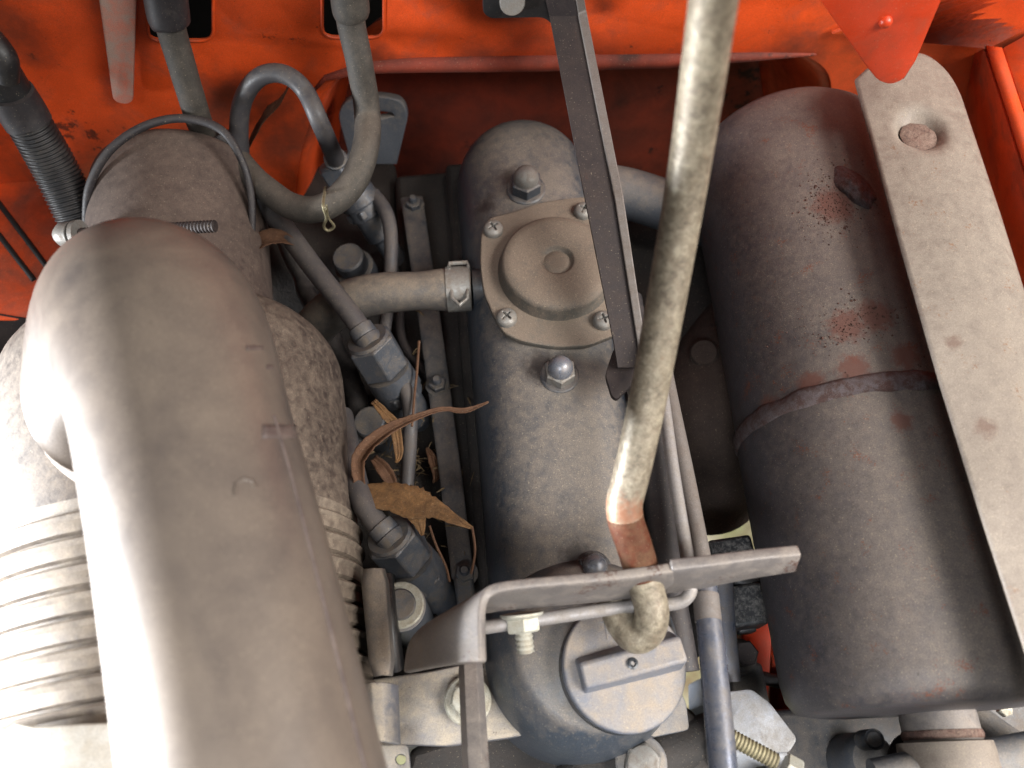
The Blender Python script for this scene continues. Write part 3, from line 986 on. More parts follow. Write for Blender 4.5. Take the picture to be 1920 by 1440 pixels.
# ------------------------------------------------------------------ muffler
mf = thing('muffler', 'rusty brown cylindrical muffler along the right side of the engine', 'muffler', H(1600, 800, -60))
m0, m1 = H(1464, 268, -8), H(1730, 1334, -8)
MX = (m1-m0).normalized()
ML = (m1-m0).length
RM = 0.0505
prof = [(0, 0.0), (RM*.6, 0.001), (RM*.86, 0.004), (RM*.96, 0.010), (RM*.995, 0.018), (RM, 0.026)]
def malong(py):
    lo_, hi_ = -0.1, 0.6
    for _ in range(40):
        md_ = (lo_+hi_)/2
        q = m0+MX*md_+UP*RM*.8
        d = q-CAM
        y = 720-F*d.dot(upv)/d.dot(fwd)
        if y < py:
            lo_ = md_
        else:
            hi_ = md_
    return (lo_+hi_)/2
tw = malong(735)
for k in range(1, 10):
    prof.append((RM, 0.026+(tw-0.026)*k/10))
prof += [(RM, tw-.004), (RM*1.012, tw+.004)]
for k in range(1, 10):
    prof.append((RM*1.012, tw+.004+(ML-.03-tw)*k/10))
prof += [(RM*1.01, ML-.013), (RM*.99, ML-.006), (RM*.93, ML-.0015), (RM*.8, ML), (0, ML+.001)]
lathe('shell', prof, m0, MX, 'muffler_steel', mf, segs=80, angle=60)
# lumpy weld seam
wv, wf = [], []
NS, NP = 120, 9
u_ = UP
w_ = MX.cross(u_).normalized()
for i in range(NS):
    a = 2*math.pi*i/NS
    d = u_*math.cos(a)+w_*math.sin(a)
    j = 1+0.3*mnoise.noise(Vector((i*.25, 0, 3)))
    for k in range(NP):
        b_ = math.pi*k/(NP-1)
        wv.append(m0+MX*(tw-0.0042*math.cos(b_)*j+0.0004*mnoise.noise(Vector((i*.3, 7, 1))))+d*(RM*1.002+0.0017*math.sin(b_)*j))
for i in range(NS):
    for k in range(NP-1):
        i2 = (i+1) % NS
        wf.append((i*NP+k, i*NP+k+1, i2*NP+k+1, i2*NP+k))
build('weld_seam', wv, wf, 'weld_metal', mf, angle=80)
# slag blob and rust scale patches hugging the shell
def on_shell(px, py, lift=0.0):
    r = ray(px, py).normalized()
    o_ = CAM-m0
    a_ = r-MX*r.dot(MX)
    b_ = o_-MX*o_.dot(MX)
    R_ = RM*1.004+lift
    A_, B_, C_ = a_.dot(a_), 2*a_.dot(b_), b_.dot(b_)-R_*R_
    D_ = max(B_*B_-4*A_*C_, 0)
    return CAM+r*((-B_-math.sqrt(D_))/(2*A_))
def on_cyl(px, py, c0, ax_, R_):
    r = ray(px, py).normalized()
    o_ = CAM-c0
    a_ = r-ax_*r.dot(ax_)
    b_ = o_-ax_*o_.dot(ax_)
    A_, B_, C_ = a_.dot(a_), 2*a_.dot(b_), b_.dot(b_)-R_*R_
    D_ = max(B_*B_-4*A_*C_, 0)
    return CAM+r*((-B_-math.sqrt(D_))/(2*A_))
def blob(name, cx, cy, rx, ry, h, material, ang=0, seed=0, parent=None, n=26, rings=8):
    vs, fs = [], []
    for j in range(rings+1):
        f = j/rings
        for k in range(n):
            a = 2*math.pi*k/n
            wob = 1+0.25*mnoise.noise(Vector((math.cos(a)*1.6+seed, math.sin(a)*1.6, 2)))
            x, y = rx*f*math.cos(a)*wob, ry*f*math.sin(a)*wob
            X = cx+x*math.cos(ang)-y*math.sin(ang)
            Y = cy+x*math.sin(ang)+y*math.cos(ang)
            lift = h*(1-f**2)*(1+.5*mnoise.noise(Vector((X*.06, Y*.06, seed))))-0.0006*f
            vs.append(on_shell(X, Y, lift))
    for j in range(rings):
        for k in range(n):
            k2 = (k+1) % n
            fs.append((j*n+k, j*n+k2, (j+1)*n+k2, (j+1)*n+k))
    return build(name, vs, fs, material, parent, angle=80)
blob('slag_blob', 1603, 352, 52, 26, 0.0042, 'weld_metal', ang=.75, seed=1, parent=mf)
# latch plate hugging the canister at the bottom left corner
def lrow(y, xs, r_):
    return [on_cyl(x, y+dy, ax0, AX, r_) for x, dy in xs]
sheet('latch', [lrow(y, [(-60, 22), (14, 8), (30, -4), (70, 0), (150, -4), (300, -10)], RB*1.085) for y in (1362, 1400, 1440, 1500)], 0.003, 'white_clip', ac, bevel=.0008)

arc_ = [on_cyl(x, y, frames[27][0], (frames[40][0]-frames[27][0]).normalized(), re_*1.002) for x, y in ((440, 930), (442, 908), (456, 898), (472, 902), (478, 915))]
wtube('raised_mark', arc_, [.0005]*5, 'elbow_rubber', el, segs=8)
for q_ in ((492, 796, 556, 822), (462, 648, 494, 656), (500, 684, 512, 692)):
    scuff(q_)
random.seed(4)
# loose flakes of scale: small crumbs scattered where the photo shows pitting
cr_v, cr_f = [], []
def crumb(px, py, r):
    c = on_shell(px, py, 0.0)
    nrm = (c-m0)-MX*(c-m0).dot(MX)
    nrm.normalize()
    t1 = MX
    t2 = nrm.cross(t1)
    b0 = len(cr_v)
    k = 5
    ph = random.random()*6
    for i in range(k):
        a = 2*math.pi*i/k+ph
        rr_ = r*(.7+.6*random.random())
        cr_v.append(c+(t1*math.cos(a)+t2*math.sin(a))*rr_-nrm*.0002)
    cr_v.append(c+nrm*r*.55)
    for i in range(k):
        cr_f.append((b0+i, b0+(i+1) % k, b0+k))
for _ in range(900):
    t = random.random()
    if t < .45:
        x, y = random.gauss(1562, 32)+random.gauss(0, 6), random.gauss(378, 38)
    elif t < .75:
        x, y = random.gauss(1610, 60), random.gauss(600, 22)-(0)
        y -= (x-1610)*.2
    else:
        x = random.uniform(1420, 1740)
        y = 700+(1740-x)*.27+random.gauss(0, 16)
    if x < 1740:
        crumb(x, y, .00016+random.expovariate(1/.00014))
stain_and_shade('muffler_steel', [(on_shell(1565, 385), .013), (on_shell(1600, 352), .012), (on_shell(1640, 590), .011), (on_shell(1590, 610), .011), (on_shell(1520, 720), .008), (on_shell(1600, 690), .009), (on_shell(1700, 668), .009), (on_shell(1440, 765), .008), (on_shell(1690, 790), .006)], '#5f3b31', 0.8, 420, .32, .62)
stain_and_shade('elbow_rubber', [(on_cyl(150+20*k_, 520+70*k_, frames[10][0], dirh, .036), .010) for k_ in range(6)], '#3f3a3a', 0.45, 160, .3, .8)  # darker ragged spots down the left side of the elbow
o = build('rust_flakes', cr_v, cr_f, 'rust_pits', mf, angle=20)
o['kind'] = 'stuff'
# outlet pipe and collar
op = H(1756, 1392, -8)
od = H(1752, 1320, -8)
oxd = (H(1764, 1420, -8)-H(1740, 1320, -8)).normalized()
ro = S(68, op)
lathe('outlet_pipe', [(ro*.98, -.03), (ro, .0), (ro*1.01, .012), (ro*1.01, .05)], od, oxd, 'bracket_steel', mf, segs=40)
lathe('outlet_collar', [(ro*1.0, .013), (ro*1.22, .0135), (ro*1.25, .017), (ro*1.25, .027), (ro*1.2, .029), (ro, .029)], od, oxd, 'shield_steel', mf, segs=40)
lathe('rust_ring', [(ro*1.03, .0095), (ro*1.06, .011), (ro*1.03, .0125)], od, oxd, 'rust_scale', mf, segs=40)

# heat shield strip
hs = thing('heat_shield', 'pale flat heat shield strip with a rusty dimple above the muffler', 'heat shield', H(1750, 600, 60))
NU, NV = 28, 110
zc_ = lambda py: 60.0
Lf = [(1602, 150), (1690, 470), (1762, 722), (1842, 980), (1925, 1235), (2010, 1500)]
Rt = [(1803, 170), (1880, 400), (1955, 640), (2050, 930), (2140, 1200), (2240, 1500)]
def interp(T, y):
    for i in range(len(T)-1):
        if y <= T[i+1][1] or i == len(T)-2:
            f = (y-T[i][1])/(T[i+1][1]-T[i][1])
            return T[i][0]+(T[i+1][0]-T[i][0])*f
rows = []
dc = H(1722, 256, 60)
rd = S(37, dc)
for j in range(NV+1):
    f = (j/NV)**1.15
    row = []
    for i in range(NU+1):
        u = i/NU
        ytop = 152-38*math.sin(min(u/.45, 1)*math.pi/2)+ (60*((u-.62)/.38)**2.2 if u > .62 else 0)
        y = ytop+(1500-ytop)*f
        x = interp(Lf, y)*(1-u)+interp(Rt, y)*u
        p = H(x, y, 60)
        p.z += 0.004*math.sin(math.pi*u)-0.0025*max(0, (u-.85)/.15)**2
        dd = (Vector((p.x, p.y, 0))-Vector((dc.x, dc.y, 0))).length/rd
        if dd < 1.6:
            e = 1-min(max((dd-.72)/.75, 0), 1)
            e = e*e*(3-2*e)
            p.z -= 0.0070*e
            p.z += 0.0006*mnoise.noise(Vector((x*.12, y*.12, 0)))*e
        row.append(p)
    rows.append(row)
sheet('strip', rows, 0.0016, 'shield_steel', hs, angle=70)
pc = dc+UP*0.0010
rv = []
NS = 22
vs, fs = [pc.copy()], []
for j in range(1, 5):
    for k in range(NS):
        a = 2*math.pi*k/NS
        r_ = rd*.92*j/4*(1+.12*mnoise.noise(Vector((math.cos(a)*2, math.sin(a)*2, 4))))
        vs.append(pc+Vector((math.cos(a)*r_, math.sin(a)*r_, 0.0006*mnoise.noise(Vector((math.cos(a)*r_*900, math.sin(a)*r_*900, 9)))+.0003*mnoise.noise(Vector((math.cos(a)*r_*2500, math.sin(a)*r_*2500, 9)))-.0010*(j == 4))))
for k in range(NS):
    fs.append((0, 1+k, 1+(k+1) % NS))
for j in range(3):
    for k in range(NS):
        k2 = (k+1) % NS
        fs.append((1+j*NS+k, 1+j*NS+k2, 1+(j+1)*NS+k2, 1+(j+1)*NS+k))
build('rusty_plug', vs, fs, 'rust_scale', hs, angle=80)
for x, y in ((1668, 430), (1712, 590)):
    pass
sheet('support_tab', [hp([(1640, 300), (1700, 300)], 58), hp([(1640, 330), (1700, 330)], 30)], 0.002, 'shield_steel', hs) if False else None

stain_and_shade('shield_steel', [(dc, .011), (H(1668, 430, 62), .006), (H(1712, 590, 62), .006), (H(1790, 640, 64), .005), (H(1850, 800, 64), .006), (H(1640, 330, 62), .005), (H(1780, 930, 62), .006)], '#5a4034', 0.6, 380, .36, .72)
stain_and_shade('cover_paint', [(H(962, 330, 0), .010), (H(1015, 685, 0), .012), (H(1085, 1045, 0), .011), (H(900, 380, -2), .012)], '#2a2320', 0.75, 260, .3, .7)  # dust-free patches beside the nuts, with the nuts' shadows painted in
# ------------------------------------------------------------------ orange hood hinge gusset and side frame
og = thing('hinge_gusset', 'pointed orange gusset plate with one rivet hanging over the heat shield', 'gusset', H(1660, 60, 95))
YG = H(1660, 152, 78).y
gp = vp([(1445, -140), (1540, 2), (1622, 120), (1645, 148), (1668, 155), (1692, 146), (1712, 112), (1762, -8), (1820, -140)], YG)
plate('front_plate', fillet(gp, .003, 4), 0.003, 'orange_clean', og, bevel=.0008)
e0 = vp([(1690, 147), (1712, 112), (1762, -8), (1820, -140)], YG)
e1 = [p+Vector((0.003+.007*min(1, i_), 0.006+.014*min(1, i_), 0.0)) for i_, p in enumerate(e0)]
sheet('side_flange', [e0, e1], 0.002, 'orange_clean', og)
pr = V(1660, 40, YG-.0015)
rr = S(12, pr)
lathe('rivet', [(rr, 0), (rr*.95, rr*.5), (rr*.6, rr*.9), (0, rr*1.05)], pr, Vector((0, -1, 0)), 'orange_clean', og, segs=20, angle=60)

sf = thing('orange_side_rail', 'sunlit orange side frame rail at the right edge', 'frame', H(1900, 300, 0))
def strip4(name, a, b, c, d, m, par, th=.002):
    n = 10
    rows = []
    for i in range(n+1):
        t = i/n
        rows.append([a.lerp(d, t), b.lerp(c, t)])
    return sheet(name, rows, th, m, par)
strip4('inner_wall', H(1760, 140, -60), H(1846, 92, 30), H(2020, 640, 30), H(1950, 900, -60), 'orange_paint', sf)
strip4('top_flange', H(1848, 88, 31), H(1878, 92, 33), H(2060, 640, 33), H(2024, 640, 31), 'orange_paint', sf)
strip4('outer_wall', H(1880, 92, 33), H(2150, -60, 20), H(2400, 640, 20), H(2062, 640, 33), 'orange_paint', sf)
strip4('corner_sheet', V(1560, 60, YB-.004), V(2100, -120, YB-.02), H(2150, -60, 20), H(1850, 90, 31), 'orange_paint', sf)

# ------------------------------------------------------------------ steel bar with angled edge
sb = thing('stay_bar', 'long dark steel stay bar running from the firewall down to the rocker cover', 'bar', H(1100, 350, 30))
tb = V(1048, -60, YB-.006)
def bar_pts(px0, px1, n=14):
    pass
ctl = [(1004, -140, zf(1004, -140, .010)), (1040, 30, zf(1040, 30, .012)), (1108, 380, 44), (1160, 640, 24), (1168, 690, 21)]
lft, rtt, rt2 = [], [], []
for (x, y, z), (x2, x3) in zip(ctl, ((1052, 1066), (1083, 1098), (1152, 1168), (1193, 1207), (1200, 1214))):
    lft.append(H(x-14 if y < 30 else x-10, y, z))
    rtt.append(H(x2, y, z))
    rt2.append(H(x3, y-6, z+.6))
sheet('web', [lft, rtt], 0.0022, 'bar_steel', sb, flat=True)
sheet('edge_flange', [[p+UP*.0012 for p in rtt], [p+UP*.0014 for p in rt2]], 0.003, 'bar_edge', sb, bevel=.0005, flat=True)
tabp = [(905, -80), (905, 20), (918, 30), (1022, 28), (1048, 60), (1056, 10), (1050, -80)]
plate('tab', fillet(vp(tabp, YB-.010), .004, 4), 0.004, 'black_plastic', sb, bevel=.0008)
pb_ = V(960, 2, YB-.012)
rr = S(24, pb_)
lathe('bolt_head', [(rr, 0), (rr, rr*.35), (rr*.9, rr*.5), (0, rr*.5)], pb_, Vector((0, -1, .35)), 'nut_steel', sb, segs=24)
ft = fillet(hp([(1150, 655), (1200, 640), (1250, 640), (1256, 690), (1252, 712), (1215, 708), (1185, 722), (1156, 752), (1146, 745), (1134, 705)], 16), .0025, 4)
plate('foot', ft, 0.003, 'bar_steel', sb, bevel=.0006)

# ------------------------------------------------------------------ hood prop rod
pr_ = thing('prop_rod', 'tan mottled prop rod slanting across the engine and hooked into the bracket', 'rod', H(1210, 1180, 30))
RP = 0.0061
def rodpath(pts, n=10):
    w = [tuple(H(*p)) for p in pts]
    return [Vector(p) for p in crom(w, n)]
whole = rodpath([(1355, -120, 208), (1338, 0, 190), (1290, 330, 143), (1228, 680, 99), (1194, 845, 79), (1180, 905, 72), (1171, 942, 68), (1173, 975, 64), (1188, 1020, 57), (1200, 1060, 51),
                 (1214, 1110, 45), (1222, 1148, 41), (1214, 1182, 36), (1190, 1192, 33), (1166, 1164, 31), (1150, 1120, 31), (1144, 1075, 33)])
wtube('rod', whole[:69], [RP]*69, 'rod_zinc', pr_, segs=28)
wtube('rusty_bend', whole[68:95], [RP*1.0]*27, 'rod_rust', pr_, segs=28)
hk = whole[94:]
wtube('hook', hk, [RP*.99]*len(hk), 'rod_zinc', pr_, segs=28)
stain_and_shade('rod_zinc', [(whole[66], .012), (whole[40], .006), (whole[55], .007)], '#7a4a30', 0.75, 420, .3, .6)

# ------------------------------------------------------------------ bracket over the filler
bk = thing('bracket', 'bent steel bracket strip crossing in front above the oil filler cap', 'bracket', H(1200, 1090, 40))
bt_ = [((1262, 1062, 58), None), ((1180, 1074, 58), None), ((1080, 1084, 58), None), ((1000, 1091, 58), None), ((950, 1097, 58), (946, 1137, 37)),
       ((926, 1104, 58), (890, 1146, 33)), ((912, 1118, 58), (838, 1160, 27)), ((906, 1140, 58), (796, 1182, 22)), ((905, 1175, 58), (772, 1212, 19)), ((907, 1242, 58), (764, 1262, 18))]
rows = []
for a_, b_ in crom([tuple(a)+tuple(b if b else (a[0], a[1]+41, 37)) for a, b in bt_], 4) and [(c[:3], c[3:]) for c in crom([tuple(a)+tuple(b if b else (a[0], a[1]+41, 37)) for a, b in bt_], 4)]:
    p, q = H(*a_), H(*b_)
    out = (q-p).length
    row = []
    for f in (0, .2, .4, .6, .8, 1):
        r_ = p.lerp(q, f)
        r_.z += .10*out*math.sin(math.pi*f)
        row.append(r_)
    rows.append(row)
sheet('strip', rows, 0.0036, 'bracket_steel', bk, bevel=.0009, angle=60)
top2 = [(1258, 1058), (1330, 1050), (1420, 1038), (1500, 1030)]
hgt = [.021, .019, .013, .009]
rows = [[H(x, y, 59) for x, y in top2], [H(x, y, 59)+Vector((0, -.002, -h*.5)) for (x, y), h in zip(top2, hgt)], [H(x, y, 59)+Vector((0, -.004, -h)) for (x, y), h in zip(top2, hgt)]]
sheet('tongue', rows, 0.0042, 'bracket_steel', bk, bevel=.0008)
# clamp nut and stud on the bracket front
np_ = H(978, 1150, 34)
nd = Vector((0.02, -1, -.25)).normalized()
rr = S(36, np_)
lathe('flange_washer', [(rr*1.15, 0), (rr*1.15, rr*.12), (rr*.8, rr*.3), (0, rr*.3)], np_, nd, 'zinc', bk, segs=28)
o = hexa('nut', rr*.95, rr*.75, np_+nd*rr*.2, nd, 'zinc', bk, phase=.5)
lathe('stud', thread_prof(rr*.48, rr*1.9, rr*.26), np_, nd, 'zinc', o, segs=18)
# wire rod that comes down beside the prop rod and turns left under the bracket
wr = ptube('wire_rod', [(1228, 640, 30, 11), (1240, 720, 32, 11.5), (1262, 880, 36, 12), (1288, 1040, 39, 12.5), (1296, 1090, 40, 12.5), (1290, 1118, 39, 12.5), (1262, 1132, 37, 12.5), (1180, 1137, 36, 12.5), (1060, 1154, 35, 12.5), (900, 1178, 33, 12.5)], 'wire_grey', n=10, segs=16)
tag(wr, 'thin silvery wire rod bending under the bracket beside the prop rod', 'rod')
# rods and tubes to the right of the prop rod
bt = ptube('black_hose', [(1180, 560, -16, 24), (1205, 720, -14, 25), (1226, 880, -12, 26), (1250, 1060, -10, 27), (1285, 1260, -12, 27)], 'hose_dark', n=8)
tag(bt, 'black hose lying along the right flank of the rocker cover', 'hose')
rl = ptube('throttle_rod', [(1236, 640, 0, 16), (1250, 720, 2, 16), (1285, 890, 6, 17), (1318, 1060, 10, 18), (1325, 1100, 11, 18)], 'bar_edge', n=6)
tag(rl, 'dull brown rod slanting down behind the wire rod', 'rod')
dp = thing('steel_tube', 'shiny dark blue steel tube running to the bottom edge past the oil cap', 'tube', H(1340, 1300, 15))
ptube('tube', [(1318, 1060, 14, 22), (1326, 1140, 16, 23), (1340, 1270, 18, 25.5), (1352, 1400, 20, 27), (1362, 1520, 22, 28)], 'pipe_blue', dp, n=8, segs=24)
ptube('ferrule', [(1323, 1115, 15.5, 24.5), (1328, 1165, 16.5, 25)], 'bar_edge', dp, segs=24, smooth=False)

# ------------------------------------------------------------------ bottom left bits
sp = thing('support_plate', 'dusty grey support plate with a pale flange bolt below the bracket', 'plate', H(820, 1320, -25))
plate('plate', fillet(hp([(640, 1285), (800, 1262), (930, 1235), (1010, 1290), (1090, 1345), (1085, 1365), (930, 1388), (840, 1400), (770, 1398), (640, 1420)], -22), .003, 4), 0.012, 'plate_iron', sp, bevel=.0015, res=2)
hbolt(sp, 877, 1314, -13, 33, washer='zinc', m1='zinc', wmul=1.35)
hx = H(882, 1240, 8), H(896, 1520, 34)
hr = hexa('hex_rod', S(23, hx[0]), (hx[1]-hx[0]).length, hx[0], hx[1]-hx[0], 'bracket_steel', None, phase=0.0, ch=.01)
tag(hr, 'hexagonal steel spacer rod standing in front of the pale flange bolt', 'rod')
tp = thing('tall_tab', 'upright tan rounded tab beside the ribbed canister', 'tab', H(712, 1170, 0))
rows = []
for k in range(9):
    t = k/8
    x0, x1 = 680+20*t, 722+14*t
    y = 1068+200*t
    inset = (1-min(1, t/.06))*6+(1-min(1, (1-t)/.05))*6
    rows.append([H(x0+inset, y, 4), H(x0+inset+8, y-1, 6.5), H((x0+x1)/2, y-2, 7), H(x1-inset-6, y-1, 6.5), H(x1-inset, y, 2)])
sheet('face', rows, 0.003, 'hose_dusty', tp, bevel=.0008, angle=60)
sheet('edge', [[H(724, 1075, 3), H(738, 1262, 3)], [H(735, 1080, -22), H(752, 1255, -22)]], 0.003, 'black_plastic', tp)
hb2 = thing('flange_bolt', 'flange bolt with pale ring between the tan tab and the bracket', 'bolt', H(756, 1132, -18))
q = hbolt(hb2, 752, 1135, -15, 29, washer='zinc', m1='injector_steel', wmul=1.5, round_head=True, hmul=.5)
p = H(752, 1137, -16)
lathe('boss', [(S(46, p), -.05), (S(46, p), -.001), (S(36, p), 0)], p, UP, 'grey_casting', hb2, segs=32)
lb2 = thing('lower_clip', 'curved grey clip with a small hole at the bottom edge beside the elbow', 'clip', H(720, 1380, 0))
rows = []
for k in range(7):
    t = k/6
    rows.append([H(672+8*t+70*u*(1-0.06*t), 1285+112*t-6*math.sin(math.pi*u), -2+9*math.sin(math.pi*min(1, u*1.0))) for u in (0, .2, .4, .6, .8, 1)])
sheet('curl', rows, 0.003, 'plate_iron', lb2, bevel=.0006, angle=60)
fh = [H(752+10*math.cos(a), 1424+10*math.sin(a), -4) for a in [i*math.pi/6 for i in range(12)]]
plate('foot', fillet(hp([(700, 1398), (766, 1396), (776, 1500), (700, 1500)], -4), .002), .003, 'plate_iron', lb2, holes=[fh], bevel=.0005)

stain_and_shade('orange_paint', [(V(120, 330, YB), .05), (V(60, 420, YB), .05), (V(430, 190, YB), .035), (V(560, 250, YB), .04), (V(700, 110, YB), .022), (V(900, 108, YB), .02), (V(1100, 108, YB), .022), (V(1300, 106, YB), .02), (V(1480, 108, YB), .03), (V(20, 60, YB), .03)], '#4a2a20', 0.7, 70, .32, .85)
# ------------------------------------------------------------------ lower right machinery
th = thing('thermostat_housing', 'dark cast thermostat housing with one bolt at the bottom edge', 'engine part', H(1210, 1430, -40))
lathe('dome', [(.034, -.05), (.034, -.012), (.032, -.005), (.026, -.001), (0, 0)], H(1215, 1470, -26), Vector((0, -.1, 1)), 'block_iron', th, segs=40, angle=60)
ptube('neck', [(1180, 1440, -32, 55), (1260, 1410, -30, 45), (1340, 1370, -34, 36)], 'block_iron', th, n=6, segs=24)
hbolt(th, 1202, 1430, -20, 36, m1='nut_steel', washer='grey_casting', wmul=1.35)
tb_ = prism('timing_cover', [H(1000, 1330, -45), H(1290, 1300, -45), H(1300, 1600, -45), H(700, 1600, -45), H(760, 1400, -45)], -0.25, -0.06, 'block_iron', None, .004)
tag(tb_, 'black oily timing cover in the gap below the oil filler', 'engine part')
sd_ = thing('stepped_lug', 'grey cast lug just right of the oil filler cap', 'engine part', H(1265, 1310, -25))
plate('lug', fillet(hp([(1210, 1300), (1268, 1290), (1282, 1320), (1288, 1370), (1215, 1385)], -22), .002), .012, 'grey_casting', sd_, bevel=.001)

al = thing('alternator_cover', 'pale grey angular alternator cover near the bottom edge', 'engine part', H(1420, 1350, -30))
plate('face', fillet(hp([(1340, 1300), (1405, 1292), (1440, 1318), (1492, 1386), (1476, 1412), (1440, 1412), (1340, 1400)], -20), .002), .006, 'light_alloy', al, bevel=.001)
sheet('front_bevel', [hp([(1335, 1400), (1380, 1402), (1440, 1414), (1476, 1414)], -19), hp([(1330, 1460), (1370, 1455), (1420, 1430), (1470, 1426)], -32)], .003, 'light_alloy', al)
tr = thing('adjuster_screw', 'brass coloured threaded adjuster screw beside the pale cover', 'screw', H(1420, 1405, -5))
ta, tbb = H(1370, 1382, 0), H(1455, 1428, 0)
lathe('thread', thread_prof(S(16, ta), (tbb-ta).length, .0014), ta, tbb-ta, 'brass', tr, segs=18)
hexa('end_nut', S(26, tbb), .006, tbb+(tbb-ta).normalized()*.003, tbb-ta, 'zinc', tr, phase=.4)

om = thing('exhaust_manifold', 'rust brown exhaust manifold elbow hidden behind the muffler', 'manifold', H(1330, 800, -80))
ptube('elbow', [(1480, 560, -75, 95), (1400, 640, -70, 100), (1335, 740, -66, 102), (1320, 830, -72, 100), (1330, 930, -110, 90)], 'manifold_rust', om, n=8, segs=32)
ptube('runner', [(1120, 352, -28, 46), (1180, 364, -28, 47), (1260, 390, -30, 47), (1360, 430, -40, 48), (1440, 500, -60, 52)], 'grey_casting', om, n=8, segs=28)
prism('casting', [H(1120, 300, -34), H(1420, 300, -34), H(1520, 700, -34), H(1200, 700, -34)], -.12, -.058, 'block_iron', om, .006)
p = H(1320, 662, -38)
rr = S(27, p)
lathe('stud_nut', [(rr, -.02), (rr, 0), (rr*.85, rr*.2), (0, rr*.22)], p, Vector((-.3, -.2, 1)), 'manifold_rust', om, segs=24)

bb_ = thing('fuse_block', 'pair of chipped black plastic blocks below the bracket tongue', 'connector', H(1380, 1120, -45))
rbox('upper_block', 1365, 1040, -42, 20, 12, 18, 'black_block', bb_, rotz=.06)
rbox('lower_block', 1392, 1140, -48, 18, 18, 18, 'black_block', bb_, rotz=.06)
rbox('foot_tab', 1398, 1178, -54, 9, 5, 6, 'black_plastic', bb_, rotz=.06)
ptube('cable', [(1365, 1075, -44, 22), (1420, 1100, -48, 24), (1520, 1110, -60, 24)], 'black_plastic', bb_, n=5)
sk = ptube('fan_shroud_strap', [(1352, 1080, -28, 22), (1356, 1150, -30, 22), (1364, 1220, -32, 20), (1372, 1278, -34, 17)], 'pipe_blue', n=8, segs=20, flat=.5)
tag(sk, 'narrow dark strap behind the shiny steel tube', 'strap')
gb_ = thing('grey_mount', 'grey engine mount with stepped collar in the gap beside the muffler', 'engine part', H(1410, 1290, -90))
prism('post', [H(1370, 1240, -60), H(1432, 1240, -60), H(1450, 1330, -60), H(1375, 1330, -60)], -.16, -.062, 'grey_casting', gb_)
p = H(1392, 1228, -52)
lathe('collar', [(S(34, p), -.02), (S(34, p), -.006), (S(28, p), -.005), (S(28, p), -.001), (S(22, p), 0), (0, .0)], p, UP, 'grey_casting', gb_, segs=28)
hexa('mount_nut', S(24, p), .007, p, UP, 'bar_steel', gb_)

fr2 = thing('lower_frame_rail', 'orange lower frame rail glimpsed between the engine and the muffler', 'frame', H(1450, 1220, -140))
prism('rail', [H(1380, 1100, -120), H(1470, 1080, -120), H(1600, 1400, -120), H(1420, 1400, -120)], -.16, -.12, 'orange_clean', fr2, .003)
sheet('rail_web', [hp([(1425, 1110), (1500, 1100)], -118), hp([(1450, 1150), (1520, 1180)], -100), hp([(1440, 1340), (1560, 1340)], -96)], .003, 'orange_clean', fr2)
hz = ptube('drain_hose', [(1400, 1262, -85, 12), (1450, 1276, -88, 12), (1520, 1292, -92, 12)], 'hose_dark', n=5)
tag(hz, 'thin black drain hose crossing the lower frame rail', 'hose')

bm_ = thing('cross_beam', 'dark grey cross beam with a threaded stud under the muffler end', 'beam', H(1640, 1400, -60))
prism('beam', [H(1440, 1330, -55), H(2050, 1290, -55), H(2100, 1560, -55), H(1440, 1560, -55)], -.10, -.058, 'cover_dark', bm_, .003)
p = H(1640, 1425, -34)
lathe('boss', [(S(52, p), -.03), (S(50, p), -.008), (S(46, p), -.002), (S(40, p), 0), (0, 0)], p, UP, 'grey_casting', bm_, segs=36)
p = H(1618, 1388, -32)
lathe('stud', thread_prof(S(18, p), .011, .0018), p, UP, 'injector_steel', bm_, segs=20)
p = H(1720, 1432, -26)
lathe('flat_washer', [(S(55, p), 0), (S(55, p), .0015), (S(28, p), .0015), (S(28, p), 0)], p, UP, 'bar_steel', bm_, segs=32)
wp = ptube('coolant_pipe', [(1640, 1462, -8, 36), (1760, 1440, -6, 38), (1860, 1425, -5, 38), (2000, 1400, -5, 38)], 'grey_casting', n=6, segs=28)
tag(wp, 'smooth grey coolant pipe along the lower right corner', 'pipe')
wp = ptube('branch_pipe', [(1825, 1340, -30, 26), (1870, 1375, -28, 27), (1950, 1430, -26, 28), (2000, 1470, -26, 28)], 'grey_casting', n=6, segs=24)
tag(wp, 'grey branch pipe slanting behind the muffler outlet collar', 'pipe')
hd2 = thing('small_hex_bolt', 'small bright hex bolts behind the muffler outlet at the right edge', 'bolt', H(1880, 1335, -40))
hbolt(hd2, 1880, 1330, -40, 14, m1='zinc')

# ------------------------------------------------------------------ dry leaves and straw
def leaf(name, spine, material, label, grp='dry leaves in the engine bay', curl=0.25, seed=0):
    """spine: (px, py, z, left_px, right_px)"""
    pts = crom(spine, 6)
    rows = []
    for i, (x, y, z, l, r) in enumerate(pts):
        p = H(x, y, z)
        a = pts[max(i-1, 0)]
        b = pts[min(i+1, len(pts)-1)]
        d = (H(*b[:3])-H(*a[:3]))
        d.z = 0
        n = Vector((-d.y, d.x, 0)).normalized()
        jl = max(l, .5)*(1+.22*mnoise.noise(Vector((i*.8, seed, 0))))
        jr = max(r, .5)*(1+.22*mnoise.noise(Vector((i*.8, seed, 5))))
        row = []
        for f in (-1, -.6, -.25, 0, .25, .6, 1):
            wdt = S(jl if f < 0 else jr, p)*f
            q = p+n*wdt
            q.z += abs(f)**1.6*S((l+r)/2, p)*curl+.0004*(abs(f) < .1)
            q.z += .0006*mnoise.noise(q*180)
            row.append(q)
        rows.append(row)
    o = sheet(name, rows, 0.00035, material)
    tag(o, label, 'leaf', grp)
    return o
